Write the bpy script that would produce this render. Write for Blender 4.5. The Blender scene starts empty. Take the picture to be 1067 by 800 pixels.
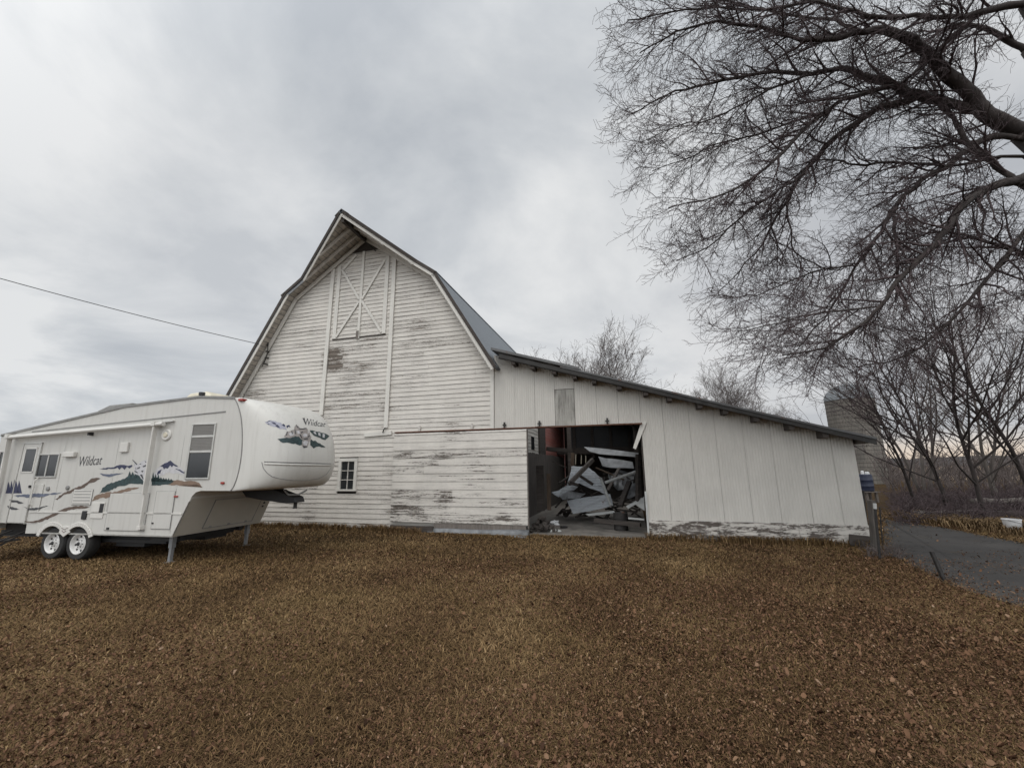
import bpy, bmesh, math, random
import numpy as np
from mathutils import Vector, Matrix, noise
from mathutils.bvhtree import BVHTree

random.seed(7)
rng = np.random.default_rng(11)
SC = bpy.context.scene
COL = SC.collection
RAD = math.radians

# ---------------------------------------------------------------- camera model
F = 425.0                      # focal length in photo pixels (photo 1067 wide)
PITCH = math.atan(88 / 425.0)
ROLL = RAD(0.6)
EYE = Vector((0, 0, 1.9))
sp, cp, sr, cr = math.sin(PITCH), math.cos(PITCH), math.sin(ROLL), math.cos(ROLL)
FW = Vector((0, cp, sp))
_r0, _u0 = Vector((1, 0, 0)), Vector((0, -sp, cp))
RT = cr * _r0 - sr * _u0
UP = cr * _u0 + sr * _r0

def ray(x, y):
    return FW + RT * ((x - 533.5) / F) - UP * ((y - 400) / F)
def on_ground(x, y, z=0.0):
    d = ray(x, y); t = (z - EYE.z) / d.z
    return EYE + d * t
def at_depth(x, y, Y):
    d = ray(x, y)
    return EYE + d * (Y / d.y)
def on_plane(x, y, p, n):
    d = ray(x, y)
    return EYE + d * ((Vector(p) - EYE).dot(n) / d.dot(n))

cam = bpy.data.cameras.new('camera')
cam.sensor_width = 36; cam.lens = 36 * F / 1067
cam.clip_start = 0.05; cam.clip_end = 4000
co = bpy.data.objects.new('camera', cam); COL.objects.link(co)
co.matrix_world = Matrix(((RT.x, UP.x, -FW.x, EYE.x), (RT.y, UP.y, -FW.y, EYE.y), (RT.z, UP.z, -FW.z, EYE.z), (0, 0, 0, 1)))
SC.camera = co

# ---------------------------------------------------------------- materials
def new_mat(name):
    m = bpy.data.materials.new(name); m.use_nodes = True
    nt = m.node_tree; nt.nodes.clear()
    out = nt.nodes.new('ShaderNodeOutputMaterial')
    b = nt.nodes.new('ShaderNodeBsdfPrincipled')
    nt.links.new(b.outputs[0], out.inputs[0])
    return m, nt, b
def N(nt, kind, **kw):
    n = nt.nodes.new(kind)
    for k, v in kw.items():
        if k.startswith('i_'): n.inputs[int(k[2:])].default_value = v
        else: setattr(n, k, v)
    return n
def texco(nt, scale=(1, 1, 1)):
    tc = N(nt, 'ShaderNodeTexCoord')
    mp = N(nt, 'ShaderNodeMapping'); mp.inputs['Scale'].default_value = scale
    nt.links.new(tc.outputs['Object'], mp.inputs[0])
    return mp.outputs[0]
def noise_tex(nt, vec, scale, detail=5, rough=0.6, dist=0.0):
    n = N(nt, 'ShaderNodeTexNoise')
    n.inputs['Scale'].default_value = scale; n.inputs['Detail'].default_value = detail
    n.inputs['Roughness'].default_value = rough; n.inputs['Distortion'].default_value = dist
    nt.links.new(vec, n.inputs['Vector'])
    return n.outputs['Fac']
def ramp(nt, fac, stops, interp='LINEAR'):
    r = N(nt, 'ShaderNodeValToRGB'); cr_ = r.color_ramp; cr_.interpolation = interp
    while len(cr_.elements) < len(stops): cr_.elements.new(0.5)
    for e, (p, c) in zip(cr_.elements, stops):
        e.position = p; e.color = (*c, 1) if len(c) == 3 else c
    if fac is not None: nt.links.new(fac, r.inputs[0])
    return r.outputs[0]
def mathn(nt, op, a, b=None, clamp=False):
    m = N(nt, 'ShaderNodeMath', operation=op, use_clamp=clamp)
    for i, v in enumerate((a, b)):
        if v is None: continue
        if isinstance(v, (int, float)): m.inputs[i].default_value = v
        else: nt.links.new(v, m.inputs[i])
    return m.outputs[0]
def mixc(nt, fac, a, b):
    m = N(nt, 'ShaderNodeMix', data_type='RGBA')
    for sock, v in ((m.inputs[0], fac), (m.inputs[6], a), (m.inputs[7], b)):
        if isinstance(v, (int, float)): sock.default_value = v
        elif isinstance(v, tuple): sock.default_value = (*v, 1)
        else: nt.links.new(v, sock)
    return m.outputs[2]
def bump(nt, b, h, strength=0.3, dist=0.01):
    n = N(nt, 'ShaderNodeBump'); n.inputs['Strength'].default_value = strength; n.inputs['Distance'].default_value = dist
    nt.links.new(h, n.inputs['Height']); nt.links.new(n.outputs[0], b.inputs['Normal'])

def simple(name, col, rough=0.6, metal=0.0, var=0.18, scale=6.0, stretch=(1, 1, 1), bumps=0.15, coat=0.0):
    m, nt, b = new_mat(name)
    v = texco(nt, stretch)
    f = noise_tex(nt, v, scale, 7, 0.62)
    lo = tuple(c * (1 - var) for c in col); hi = tuple(min(1, c * (1 + var)) for c in col)
    nt.links.new(ramp(nt, f, [(0.3, lo), (0.7, hi)]), b.inputs['Base Color'])
    b.inputs['Metallic'].default_value = metal
    r = mathn(nt, 'MULTIPLY_ADD', f, 0.25); r.node.inputs[2].default_value = rough - 0.12
    nt.links.new(r, b.inputs['Roughness'])
    if coat: b.inputs['Coat Weight'].default_value = coat
    if bumps: bump(nt, b, noise_tex(nt, v, scale * 6, 4), bumps, 0.004)
    return m

def peeling(name, paint=(0.64, 0.605, 0.55), wood_a=(0.045, 0.036, 0.030), wood_b=(0.20, 0.165, 0.135), grey=(0.40, 0.375, 0.345), sx=0.7, sz=9.0, bias=0.0):
    """Old white paint flaking off horizontal boards; the 'wear' attribute of each board says how far gone it is; on lap undersides it paints in shade lines."""
    m, nt, b = new_mat(name)
    at = N(nt, 'ShaderNodeAttribute', attribute_name='wear')
    v = texco(nt, (sx, sx, sz)); v2 = texco(nt, (1, 1, 1)); v3 = texco(nt, (2.2, 2.2, 60))
    big = noise_tex(nt, v, 2.2, 6, 0.62, 0.3)
    fine = noise_tex(nt, texco(nt, (5, 5, 22)), 2.4, 6, 0.7)
    grain = noise_tex(nt, v3, 3.0, 4)
    patch = noise_tex(nt, v2, 0.55, 3)
    s = mathn(nt, 'ADD', mathn(nt, 'MULTIPLY', big, 0.62), mathn(nt, 'MULTIPLY', fine, 0.38))
    s = mathn(nt, 'ADD', s, mathn(nt, 'MULTIPLY', mathn(nt, 'SUBTRACT', patch, 0.5), 0.25))
    s = mathn(nt, 'ADD', s, mathn(nt, 'MULTIPLY', mathn(nt, 'SUBTRACT', mathn(nt, 'MINIMUM', at.outputs['Fac'], 0.8), 0.5), 0.30))
    s = mathn(nt, 'ADD', s, bias)
    bare = ramp(nt, s, [(0.60, (0, 0, 0)), (0.655, (1, 1, 1))])
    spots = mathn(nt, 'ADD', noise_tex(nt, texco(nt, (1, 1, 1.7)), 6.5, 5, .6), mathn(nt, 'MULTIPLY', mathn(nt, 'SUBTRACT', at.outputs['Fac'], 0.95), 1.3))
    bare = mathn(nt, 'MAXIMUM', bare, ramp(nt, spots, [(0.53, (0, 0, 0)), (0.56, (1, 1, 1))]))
    thin = ramp(nt, s, [(0.46, (0, 0, 0)), (0.62, (1, 1, 1))])
    wood = ramp(nt, grain, [(0.32, wood_a), (0.62, wood_b)])
    dirty = ramp(nt, noise_tex(nt, texco(nt, (1.2, 1.2, 0.5)), 1.6, 6, 0.65), [(0.3, tuple(c * 0.86 for c in paint)), (0.65, paint)])
    c = mixc(nt, mathn(nt, 'MULTIPLY', thin, 0.6), dirty, grey)
    c = mixc(nt, bare, c, wood)
    nt.links.new(c, b.inputs['Base Color'])
    b.inputs['Roughness'].default_value = 0.8
    bump(nt, b, mathn(nt, 'ADD', mathn(nt, 'MULTIPLY', bare, -1.0), mathn(nt, 'MULTIPLY', grain, 0.5)), 0.5, 0.004)
    return m

def ribbed(name, col, axis='x', pitch=0.07, rough=0.55, metal=0.0, streak=0.12, strength=0.5, dirt=(0.3, 0.27, 0.24), rust=0.0):
    m, nt, b = new_mat(name)
    tc = N(nt, 'ShaderNodeTexCoord'); sep = N(nt, 'ShaderNodeSeparateXYZ'); nt.links.new(tc.outputs['Object'], sep.inputs[0])
    k = sep.outputs['XYZ'.index(axis.upper())]
    w = mathn(nt, 'SINE', mathn(nt, 'MULTIPLY', k, 2 * math.pi / pitch))
    st = noise_tex(nt, texco(nt, (3, 3, 0.35) if axis == 'x' else (0.35, 3, 0.35)), 2.5, 7, 0.65)
    blot = noise_tex(nt, texco(nt), 1.1, 6, 0.65)
    c = mixc(nt, ramp(nt, st, [(0.5, (0, 0, 0)), (0.8, (streak * 3,) * 3)]), tuple(col), tuple(dirt))
    c = mixc(nt, ramp(nt, blot, [(0.42, (0, 0, 0)), (0.75, (streak * 2,) * 3)]), c, tuple(x * 0.75 for x in col))
    if rust: c = mixc(nt, ramp(nt, noise_tex(nt, texco(nt), 3.0, 8, 0.7), [(0.62 - rust * 0.3, (0, 0, 0)), (0.72 - rust * 0.2, (1, 1, 1))]), c, (0.11, 0.05, 0.028))
    nt.links.new(c, b.inputs['Base Color'])
    b.inputs['Roughness'].default_value = rough; b.inputs['Metallic'].default_value = metal
    h = mathn(nt, 'ADD', w, mathn(nt, 'MULTIPLY', blot, 1.5))
    bump(nt, b, h, strength, 0.008)
    return m

M = {}
M['siding'] = peeling('white_lap_siding_paint', sx=0.45, sz=12.0, bias=0.034)
M['door_boards'] = peeling('flaking_door_paint', wood_b=(0.13, 0.11, 0.092), sx=0.5, sz=9.0, bias=0.05)
M['base_boards'] = peeling('flaking_base_board', wood_b=(0.12, 0.10, 0.085), sx=0.9, sz=3.5, bias=0.07)
M['trim'] = peeling('white_trim_paint', paint=(0.65, 0.625, 0.575), sx=3, sz=1.0, bias=-0.07)
M['soffit'] = simple('weathered_soffit', (0.42, 0.38, 0.335), 0.85, 0, 0.4, 5, (1, 1, 1))
M['lookout'] = simple('grey_painted_timber', (0.52, 0.49, 0.45), 0.8, 0, 0.2, 5)
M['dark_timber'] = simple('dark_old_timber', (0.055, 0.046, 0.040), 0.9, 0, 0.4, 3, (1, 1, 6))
M['grey_timber'] = simple('grey_weathered_timber', (0.15, 0.13, 0.115), 0.9, 0, 0.35, 4, (5, 5, 0.6))
M['dark_post'] = simple('dark_weathered_post', (0.085, 0.075, 0.065), 0.9, 0, 0.45, 4, (5, 5, 0.6))
M['brown_timber'] = simple('brown_timber', (0.12, 0.085, 0.06), 0.9, 0, 0.4, 4, (5, 5, 0.6))
M['part_boards'] = simple('grey_stained_boards', (0.095, 0.083, 0.074), 0.9, 0, 0.4, 3, (4, 4, 0.7))
M['red_boards'] = peeling('faded_red_barn_paint', paint=(0.44, 0.155, 0.125), wood_a=(0.14, 0.09, 0.08), wood_b=(0.42, 0.31, 0.28), grey=(0.40, 0.22, 0.20), sx=2, sz=6, bias=0.04)
M['barn_roof'] = ribbed('blue_grey_roof_metal', (0.15, 0.17, 0.19), 'y', 0.24, 0.5, 0.35, 0.15, 0.6, dirt=(0.12, 0.125, 0.13))
M['shed_roof'] = ribbed('dull_roof_metal', (0.12, 0.12, 0.12), 'y', 0.2, 0.6, 0.2, 0.2, 0.5, dirt=(0.06, 0.055, 0.05), rust=0.12)
M['panel'] = ribbed('white_ribbed_panel', (0.555, 0.53, 0.485), 'x', 0.068, 0.7, 0.0, 0.24, 0.5, dirt=(0.46, 0.44, 0.40))
M['old_panel'] = ribbed('stained_old_panel', (0.38, 0.365, 0.33), 'x', 0.068, 0.7, 0.0, 0.75, 0.4, dirt=(0.10, 0.092, 0.08), rust=0.0)
M['rust'] = simple('rusty_iron', (0.13, 0.062, 0.040), 0.85, 0.2, 0.5, 9)
M['iron'] = simple('dark_iron', (0.035, 0.032, 0.030), 0.7, 0.3, 0.4, 9)
M['galv'] = ribbed('dull_galvanised_sheet', (0.40, 0.42, 0.44), 'z', 0.09, 0.5, 0.2, 0.3, 0.7, dirt=(0.17, 0.16, 0.15), rust=0.1)
M['galv_dark'] = simple('tarnished_sheet', (0.24, 0.245, 0.25), 0.55, 0.4, 0.35, 3)
M['shed_tin'] = simple('dirty_tin', (0.17, 0.175, 0.18), 0.6, 0.3, 0.45, 4)
M['roof_edge'] = simple('dark_roof_edge', (0.040, 0.038, 0.036), 0.8, 0.1, 0.4, 4)
M['pale_sheet'] = simple('pale_sheet', (0.44, 0.445, 0.43), 0.55, 0.1, 0.2, 3)
M['concrete'] = simple('old_concrete', (0.165, 0.15, 0.132), 0.9, 0, 0.45, 2.5)
M['glass'] = simple('dark_window_glass', (0.02, 0.022, 0.024), 0.12, 0, 0.3, 2, bumps=0)
M['rv_white'] = simple('weathered_trailer_skin', (0.505, 0.492, 0.455), 0.45, 0, 0.08, 1.6, (1, 1, 1), 0.03)
def skin(name, col, rough, grime):
    m, nt, b = new_mat(name)
    run = noise_tex(nt, texco(nt, (7, 7, .45)), 1.6, 6, .62); blot = noise_tex(nt, texco(nt), 1.3, 6, .6); fine = noise_tex(nt, texco(nt), 40, 3, .6)
    c = mixc(nt, ramp(nt, run, [(.50, (0, 0, 0)), (.74, (grime,) * 3)]), col, (.25, .225, .185))
    c = mixc(nt, ramp(nt, blot, [(.45, (0, 0, 0)), (.72, (grime * .8,) * 3)]), c, tuple(x * .72 for x in col))
    c = mixc(nt, ramp(nt, mathn(nt, 'ADD', mathn(nt, 'MULTIPLY', blot, .5), mathn(nt, 'MULTIPLY', fine, .5)), [(.62, (0, 0, 0)), (.72, (grime * 1.2,) * 3)]), c, (.2, .17, .13))
    nt.links.new(c, b.inputs['Base Color']); r = mathn(nt, 'MULTIPLY_ADD', blot, .35); r.node.inputs[2].default_value = rough - .15; nt.links.new(r, b.inputs['Roughness'])
    bump(nt, b, noise_tex(nt, texco(nt, (1, 1, .6)), 2.2, 3), .12, .02); return m
M['rv_white'] = skin('weathered_trailer_skin', (0.535, 0.52, 0.485), .45, .24)
M['rv_cap'] = skin('moulded_gelcoat', (0.60, 0.585, 0.545), .4, .2)
M['rv_trim'] = simple('white_plastic_trim', (0.60, 0.58, 0.54), 0.4, 0, 0.06, 4, bumps=0.03)
M['rv_grey'] = simple('grey_seal', (0.22, 0.215, 0.205), 0.6, 0, 0.2, 6, bumps=0)
M['rv_tan'] = simple('beige_front_panel', (0.43, 0.40, 0.345), 0.5, 0, 0.07, 2, bumps=0.03)
M['rv_roof'] = simple('roof_membrane', (0.55, 0.54, 0.51), 0.7, 0, 0.1, 3)
M['alu'] = simple('aluminium', (0.50, 0.49, 0.46), 0.35, 0.5, 0.12, 8, bumps=0.03)
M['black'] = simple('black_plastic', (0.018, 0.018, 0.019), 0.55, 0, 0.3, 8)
M['tyre'] = simple('tyre_rubber', (0.022, 0.021, 0.020), 0.8, 0, 0.35, 20)
M['rim'] = simple('white_steel_rim', (0.66, 0.65, 0.63), 0.4, 0.1, 0.1, 8, bumps=0.03)
M['blind'] = simple('window_blind', (0.26, 0.25, 0.235), 0.7, 0, 0.1, 3, bumps=0)
M['red_lens'] = simple('red_lens', (0.30, 0.03, 0.02), 0.3, 0, 0.2, 8, bumps=0)
M['cream'] = simple('cream_plastic', (0.62, 0.57, 0.45), 0.5, 0, 0.1, 6, bumps=0)
M['d_brown'] = simple('brown_vinyl', (0.105, 0.072, 0.055), 0.5, 0, 0.2, 10, bumps=0)
M['d_tan'] = simple('tan_vinyl', (0.20, 0.135, 0.095), 0.5, 0, 0.2, 10, bumps=0)
M['d_green'] = simple('green_vinyl', (0.022, 0.045, 0.047), 0.5, 0, 0.6, 18, bumps=0)
M['d_snow'] = simple('lavender_vinyl', (0.36, 0.36, 0.42), 0.5, 0, 0.25, 20, bumps=0)
M['d_navy'] = simple('navy_vinyl', (0.030, 0.034, 0.075), 0.5, 0, 0.2, 10, bumps=0)
M['d_blue'] = simple('slate_vinyl', (0.10, 0.115, 0.16), 0.5, 0, 0.2, 10, bumps=0)
M['d_pale'] = simple('pale_vinyl', (0.50, 0.49, 0.50), 0.5, 0, 0.15, 14, bumps=0)
M['d_grey'] = simple('grey_vinyl', (0.30, 0.27, 0.25), 0.5, 0, 0.25, 18, bumps=0)
M['d_black'] = simple('charcoal_vinyl', (0.045, 0.045, 0.05), 0.5, 0, 0.2, 10, bumps=0)
M['bark'] = simple('dark_bark', (0.040, 0.032, 0.029), 0.95, 0, 0.4, 9, (1, 1, 0.3), 0.6)
M['twig'] = simple('twig_bark', (0.060, 0.042, 0.043), 0.9, 0, 0.3, 3, bumps=0)
M['bark_pale'] = simple('grey_bark', (0.105, 0.09, 0.08), 0.95, 0, 0.35, 6, (1, 1, 0.3), 0.5)
M['twig_far'] = simple('far_twigs', (0.095, 0.075, 0.068), 0.9, 0, 0.25, 2, bumps=0)
M['silo_dome'] = simple('silo_dome_metal', (0.20, 0.215, 0.225), 0.55, 0.3, 0.15, 1.5)
M['blue_plastic'] = simple('blue_barrel_plastic', (0.022, 0.028, 0.055), 0.45, 0, 0.2, 5)
M['white_plastic'] = simple('white_plastic', (0.70, 0.70, 0.70), 0.5, 0, 0.08, 5)
M['wire'] = simple('black_cable', (0.02, 0.02, 0.02), 0.6, 0, 0.2, 5, bumps=0)

# ---------------------------------------------------------------- mesh helpers
class MB:
    def __init__(s): s.v = []; s.f = []; s.wear = []; s.wv = []
    def pad(s, w=0.4): s.wv += [w] * (len(s.v) - len(s.wv))
    def face(s, pts, wear=0.4):
        s.pad(); i = len(s.v); s.v += [tuple(p) for p in pts]; s.f.append(tuple(range(i, i + len(pts))))
        s.wv += list(wear) if isinstance(wear, (list, tuple)) else [wear] * len(pts)
    def hexa(s, b, t, wear=0.4):
        """b, t: four corners each, same winding (counter-clockwise seen from the t side)."""
        s.pad(); i = len(s.v); s.v += [tuple(p) for p in b] + [tuple(p) for p in t]; s.pad(wear)
        for q in ((3, 2, 1, 0), (4, 5, 6, 7), (0, 1, 5, 4), (1, 2, 6, 5), (2, 3, 7, 6), (3, 0, 4, 7)):
            s.f.append(tuple(i + k for k in q))
    def box(s, x0, x1, y0, y1, z0, z1, wear=0.4):
        s.hexa([(x0, y0, z0), (x1, y0, z0), (x1, y1, z0), (x0, y1, z0)], [(x0, y0, z1), (x1, y0, z1), (x1, y1, z1), (x0, y1, z1)], wear)
    def beam(s, a, b, w, h, up=(0, 0, 1), wear=0.4):
        a, b = Vector(a), Vector(b); d = (b - a).normalized(); u = Vector(up)
        x = d.cross(u); x = x.normalized() if x.length > 1e-4 else Vector((1, 0, 0)); u = x.cross(d).normalized()
        c = lambda p: [p - x * w / 2 - u * h / 2, p + x * w / 2 - u * h / 2, p + x * w / 2 + u * h / 2, p - x * w / 2 + u * h / 2]
        s.hexa(c(a)[::-1], c(b)[::-1], wear)
    def prism(s, pts, off, wear=0.4):
        """polygon pts extruded by the vector off"""
        s.pad(); n = len(pts); i = len(s.v); off = Vector(off)
        s.v += [tuple(p) for p in pts] + [tuple(Vector(p) + off) for p in pts]; s.pad(wear)
        s.f.append(tuple(range(i + n - 1, i - 1, -1))); s.f.append(tuple(range(i + n, i + 2 * n)))
        for k in range(n):
            s.f.append((i + k, i + (k + 1) % n, i + n + (k + 1) % n, i + n + k))
    def tube(s, pts, rad, sides=8, caps=True):
        pts = [Vector(p) for p in pts]; n = len(pts)
        if isinstance(rad, (int, float)): rad = [rad] * n
        i = len(s.v); ref = None
        for k, p in enumerate(pts):
            t = (pts[min(k + 1, n - 1)] - pts[max(k - 1, 0)])
            t = t.normalized() if t.length > 1e-7 else Vector((0, 0, 1))
            if ref is None:
                ref = t.cross(Vector((0.3, 0.2, 1)) if abs(t.z) < 0.9 else Vector((1, 0, 0))).normalized()
            else:
                ref = ref - t * ref.dot(t); ref = ref.normalized() if ref.length > 1e-6 else t.orthogonal().normalized()
            o = t.cross(ref)
            for j in range(sides):
                a = 2 * math.pi * j / sides
                q = p + (ref * math.cos(a) + o * math.sin(a)) * rad[k]
                s.v.append((q.x, q.y, q.z))
        for k in range(n - 1):
            for j in range(sides):
                a, b = i + k * sides + j, i + k * sides + (j + 1) % sides
                s.f.append((a, b, b + sides, a + sides))
        if caps:
            s.f.append(tuple(i + j for j in range(sides - 1, -1, -1))); s.f.append(tuple(i + (n - 1) * sides + j for j in range(sides)))
    def lathe(s, prof, center, axis='z', seg=24, caps=True):
        """prof: (radius, height) pairs"""
        i = len(s.v); n = len(prof); c = Vector(center)
        for r, h in prof:
            for j in range(seg):
                a = 2 * math.pi * j / seg
                p = {'z': (r * math.cos(a), r * math.sin(a), h), 'y': (r * math.cos(a), h, r * math.sin(a)), 'x': (h, r * math.cos(a), r * math.sin(a))}[axis]
                s.v.append(tuple(c + Vector(p)))
        for k in range(n - 1):
            for j in range(seg):
                a, b = i + k * seg + j, i + k * seg + (j + 1) % seg
                s.f.append((a, b, b + seg, a + seg))
        if caps: s.f.append(tuple(i + j for j in range(seg - 1, -1, -1))); s.f.append(tuple(i + (n - 1) * seg + j for j in range(seg)))
    def build(s, name, mat, parent=None, smooth=False, bevel=0.0, label=None):
        me = bpy.data.meshes.new(name); me.from_pydata(s.v, [], s.f)
        bm = bmesh.new(); bm.from_mesh(me)
        if len(s.f) < 60000: bmesh.ops.recalc_face_normals(bm, faces=bm.faces)
        bm.to_mesh(me); bm.free()
        if s.wv:
            s.pad(); a = me.attributes.new('wear', 'FLOAT', 'POINT'); a.data.foreach_set('value', s.wv)
        if mat is not None: me.materials.append(M[mat] if isinstance(mat, str) else mat)
        if smooth: me.polygons.foreach_set('use_smooth', [True] * len(me.polygons))
        me.update()
        o = bpy.data.objects.new(name, me); COL.objects.link(o)
        if parent is not None: o.parent = parent
        if bevel:
            md = o.modifiers.new('bevel', 'BEVEL'); md.width = bevel; md.segments = 2; md.limit_method = 'ANGLE'; md.angle_limit = RAD(40)
        if smooth == 'auto':
            md = o.modifiers.new('split', 'EDGE_SPLIT'); md.split_angle = RAD(35)
        if label: o['label'] = label
        return o

def thing(name, label, cat, loc=(0, 0, 0), rotz=0.0, group=None):
    o = bpy.data.objects.new(name, None); COL.objects.link(o)
    o.empty_display_size = 0.3
    o.location = loc; o.rotation_euler = (0, 0, rotz); o['label'] = label; o['category'] = cat
    if group: o['group'] = group
    return o
def tag(o, label=None, cat=None, group=None, kind=None):
    if label: o['label'] = label
    if cat: o['category'] = cat
    if group: o['group'] = group
    if kind: o['kind'] = kind
    return o

# ---------------------------------------------------------------- barn frame of reference
B0 = on_ground(515, 556.5)
TH = RAD(-15.5)
UB = Vector((math.cos(TH), math.sin(TH), 0)); NB = Vector((-math.sin(TH), math.cos(TH), 0))
def WB(px, py, off=0.0):
    """pixel -> (s, z) on the barn's front plane moved 'off' metres towards the viewer"""
    p = on_plane(px, py, B0 - NB * off, NB)
    return (p - B0).dot(UB), p.z
def LB(px, py, depth):
    """pixel -> local point at 'depth' metres behind the front plane"""
    p = on_plane(px, py, B0 + NB * depth, NB)
    return Vector(((p - B0).dot(UB), depth, p.z))
def to_world_b(l): return B0 + UB * l[0] + NB * l[1] + Vector((0, 0, l[2]))

# gable outline (front plane, s / z)
RIDGE = (-5.08, 10.62)
KR, KL = (-2.05, 8.42), (-8.10, 8.47)
ER, EL = (0.0, 5.12), (-10.35, 4.55)
def lim_r(z):
    if z < ER[1]: return 0.0
    if z < KR[1]: return ER[0] + (KR[0] - ER[0]) * (z - ER[1]) / (KR[1] - ER[1])
    return KR[0] + (RIDGE[0] - KR[0]) * (z - KR[1]) / (RIDGE[1] - KR[1])
def lim_l(z):
    if z < EL[1]: return EL[0]
    if z < KL[1]: return EL[0] + (KL[0] - EL[0]) * (z - EL[1]) / (KL[1] - EL[1])
    return KL[0] + (RIDGE[0] - KL[0]) * (z - KL[1]) / (RIDGE[1] - KL[1])

def siding(mb, left, right, z0, z1, expo, wearf, y=0.0, lap=0.025, splits=(), holes=(), seglen=(2.4, 4.6), jit=0.003):
    z = z0
    while z < z1 - 0.01:
        zt = min(z + expo, z1)
        x = left(z); xe = right(z); first = True
        cuts = [c for c in (splits(z) if callable(splits) else splits) if x + 0.05 < c < xe - 0.05]
        xx = x + random.uniform(*seglen)
        while xx < xe - 0.6:
            if all(abs(xx - c) > 0.5 for c in cuts): cuts.append(xx)
            xx += random.uniform(*seglen)
        cuts = sorted(cuts) + [xe]
        a = x
        for i, bnd in enumerate(cuts):
            spans = [(a, bnd)]
            for (hx0, hx1, hz0, hz1) in holes:
                if zt > hz0 + 0.02 and z < hz1 - 0.02:
                    ns = []
                    for (p, q) in spans:
                        if q <= hx0 or p >= hx1: ns.append((p, q)); continue
                        if p < hx0: ns.append((p, hx0))
                        if q > hx1: ns.append((hx1, q))
                    spans = ns
            for (p, q) in spans:
                if q - p < 0.02: continue
                dy = random.uniform(-jit, jit); dz = random.uniform(-0.004, 0.004); dz2 = dz + random.uniform(-0.003, 0.003)
                tl = left(zt) if (p == x) else p + 0.002
                tr = right(zt) if (q == xe) else q - 0.002
                pl = p + (0 if p == x else 0.002); qr = q - (0 if q == xe else 0.002)
                br_ = random.uniform(-.13, .16); nc = max(1, int((q - p) / .35)); W_ = lambda xx, zz: wearf(xx, zz) + br_; w = W_((p + q) / 2, z)
                yb = y - lap + dy; yt = y - 0.004 + dy
                for c_ in range(nc):
                    f0, f1 = c_ / nc, (c_ + 1) / nc; b0, b1 = pl + (qr - pl) * f0, pl + (qr - pl) * f1; t0, t1 = tl + (tr - tl) * f0, tl + (tr - tl) * f1
                    mb.face([(b0, yb, z + dz + (dz2 - dz) * f0), (b1, yb, z + dz + (dz2 - dz) * f1), (t1, yt, zt + 0.006), (t0, yt, zt + 0.006)], [W_(b0, z), W_(b1, z), W_(t1, zt), W_(t0, zt)])
                mb.face([(pl, y + 0.01, z + dz), (qr, y + 0.01, z + dz2), (qr, yb, z + dz2), (pl, yb, z + dz)], random.uniform(.75, 1.3))  # lap underside coloured as dark bare wood to paint in the shade line
                mb.face([(qr, y + 0.01, z + dz2), (tr, y + 0.01, zt), (tr, yt, zt), (qr, yb, z + dz2)], w)
                mb.face([(pl, yb, z + dz), (tl, yt, zt), (tl, y + 0.01, zt), (pl, y + 0.01, z + dz)], w)
            a = bnd
        z = zt

# ================================================================ BARN
barn = thing('barn', 'tall old white gambrel barn with peeling lap siding and a pointed hay hood', 'barn', B0, TH)
LEN = 15.0
def bumpf(x, z, cx, cz, rx, rz): return max(0.0, 1 - ((x - cx) / rx) ** 2 - ((z - cz) / rz) ** 2)
def barn_wear(x, z):
    w = 0.42 + .22 * noise.noise(Vector((x * .5, z * .9, 3)))
    if z < 1.4: w += 0.10 * (1.4 - z) * (.6 + noise.noise(Vector((x * .8, 0, 8))))
    if -6.38 < x < -3.84 and 3.6 < z < 6.6:
        w += 0.10 + .55 * min(1, 1.6 * bumpf(x, z, -6.15, 5.85, .62, .62)) + .3 * bumpf(x, z, -5.2, 5.2, .9, .5) + .2 * bumpf(x, z, -4.9, 6.3, .8, .35)
    return w
mb = MB()
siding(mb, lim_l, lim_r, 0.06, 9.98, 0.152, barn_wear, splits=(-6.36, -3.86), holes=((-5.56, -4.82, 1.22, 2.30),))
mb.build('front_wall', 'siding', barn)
mb = MB()                                   # sheathing behind the siding, side and back walls
def gable_poly(y): return [(EL[0], y, 0.02), (0, y, 0.02), (0, y, ER[1]), (KR[0], y, KR[1]), (RIDGE[0], y, RIDGE[1]), (KL[0], y, KL[1]), (EL[0], y, EL[1])]
mb.prism(gable_poly(0.012), (0, 0.1, 0)); mb.prism(gable_poly(LEN - 0.1), (0, 0.1, 0)); mb.box(EL[0], EL[0] + 0.1, 0.115, LEN - 0.1, 0.02, EL[1] - 0.02)
mb.build('frame_wall', 'dark_timber', barn)
mb = MB()
def side_boards(mb, y0, y1, z0, z1, expo, wf):
    z = z0
    while z < z1 - 0.01:
        zt = min(z + expo, z1); w = wf(z)
        mb.face([(0.024, y0, z), (0.024, y1, z), (0.006, y1, zt), (0.006, y0, zt)], w)
        mb.face([(0.0, y0, z), (0.0, y1, z), (0.024, y1, z), (0.024, y0, z)], w)
        z = zt
side_boards(mb, 0.04, 6.5, 0.06, 5.3, 0.152, lambda z: 0.4 + random.uniform(-0.1, 0.2)); mb.box(-0.1, 0.004, 0.115, LEN - 0.1, 0.02, ER[1] - 0.05)
mb.build('side_wall', 'siding', barn)
mb = MB(); side_boards(mb, 7.9, LEN - 0.1, 0.06, 5.3, 0.152, lambda z: 0.45 + random.uniform(-0.2, 0.3))
mb.build('side_wall', 'red_boards', barn, label='faded red lap boards of the barn side seen inside the lean-to')
mb = MB(); mb.box(-10.3, -0.02, 0.03, 0.1, -0.1, 0.02); mb.box(-10.36, 0.0, -0.035, 0.03, -0.1, 0.075)
mb.build('foundation', 'concrete', barn)

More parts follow.
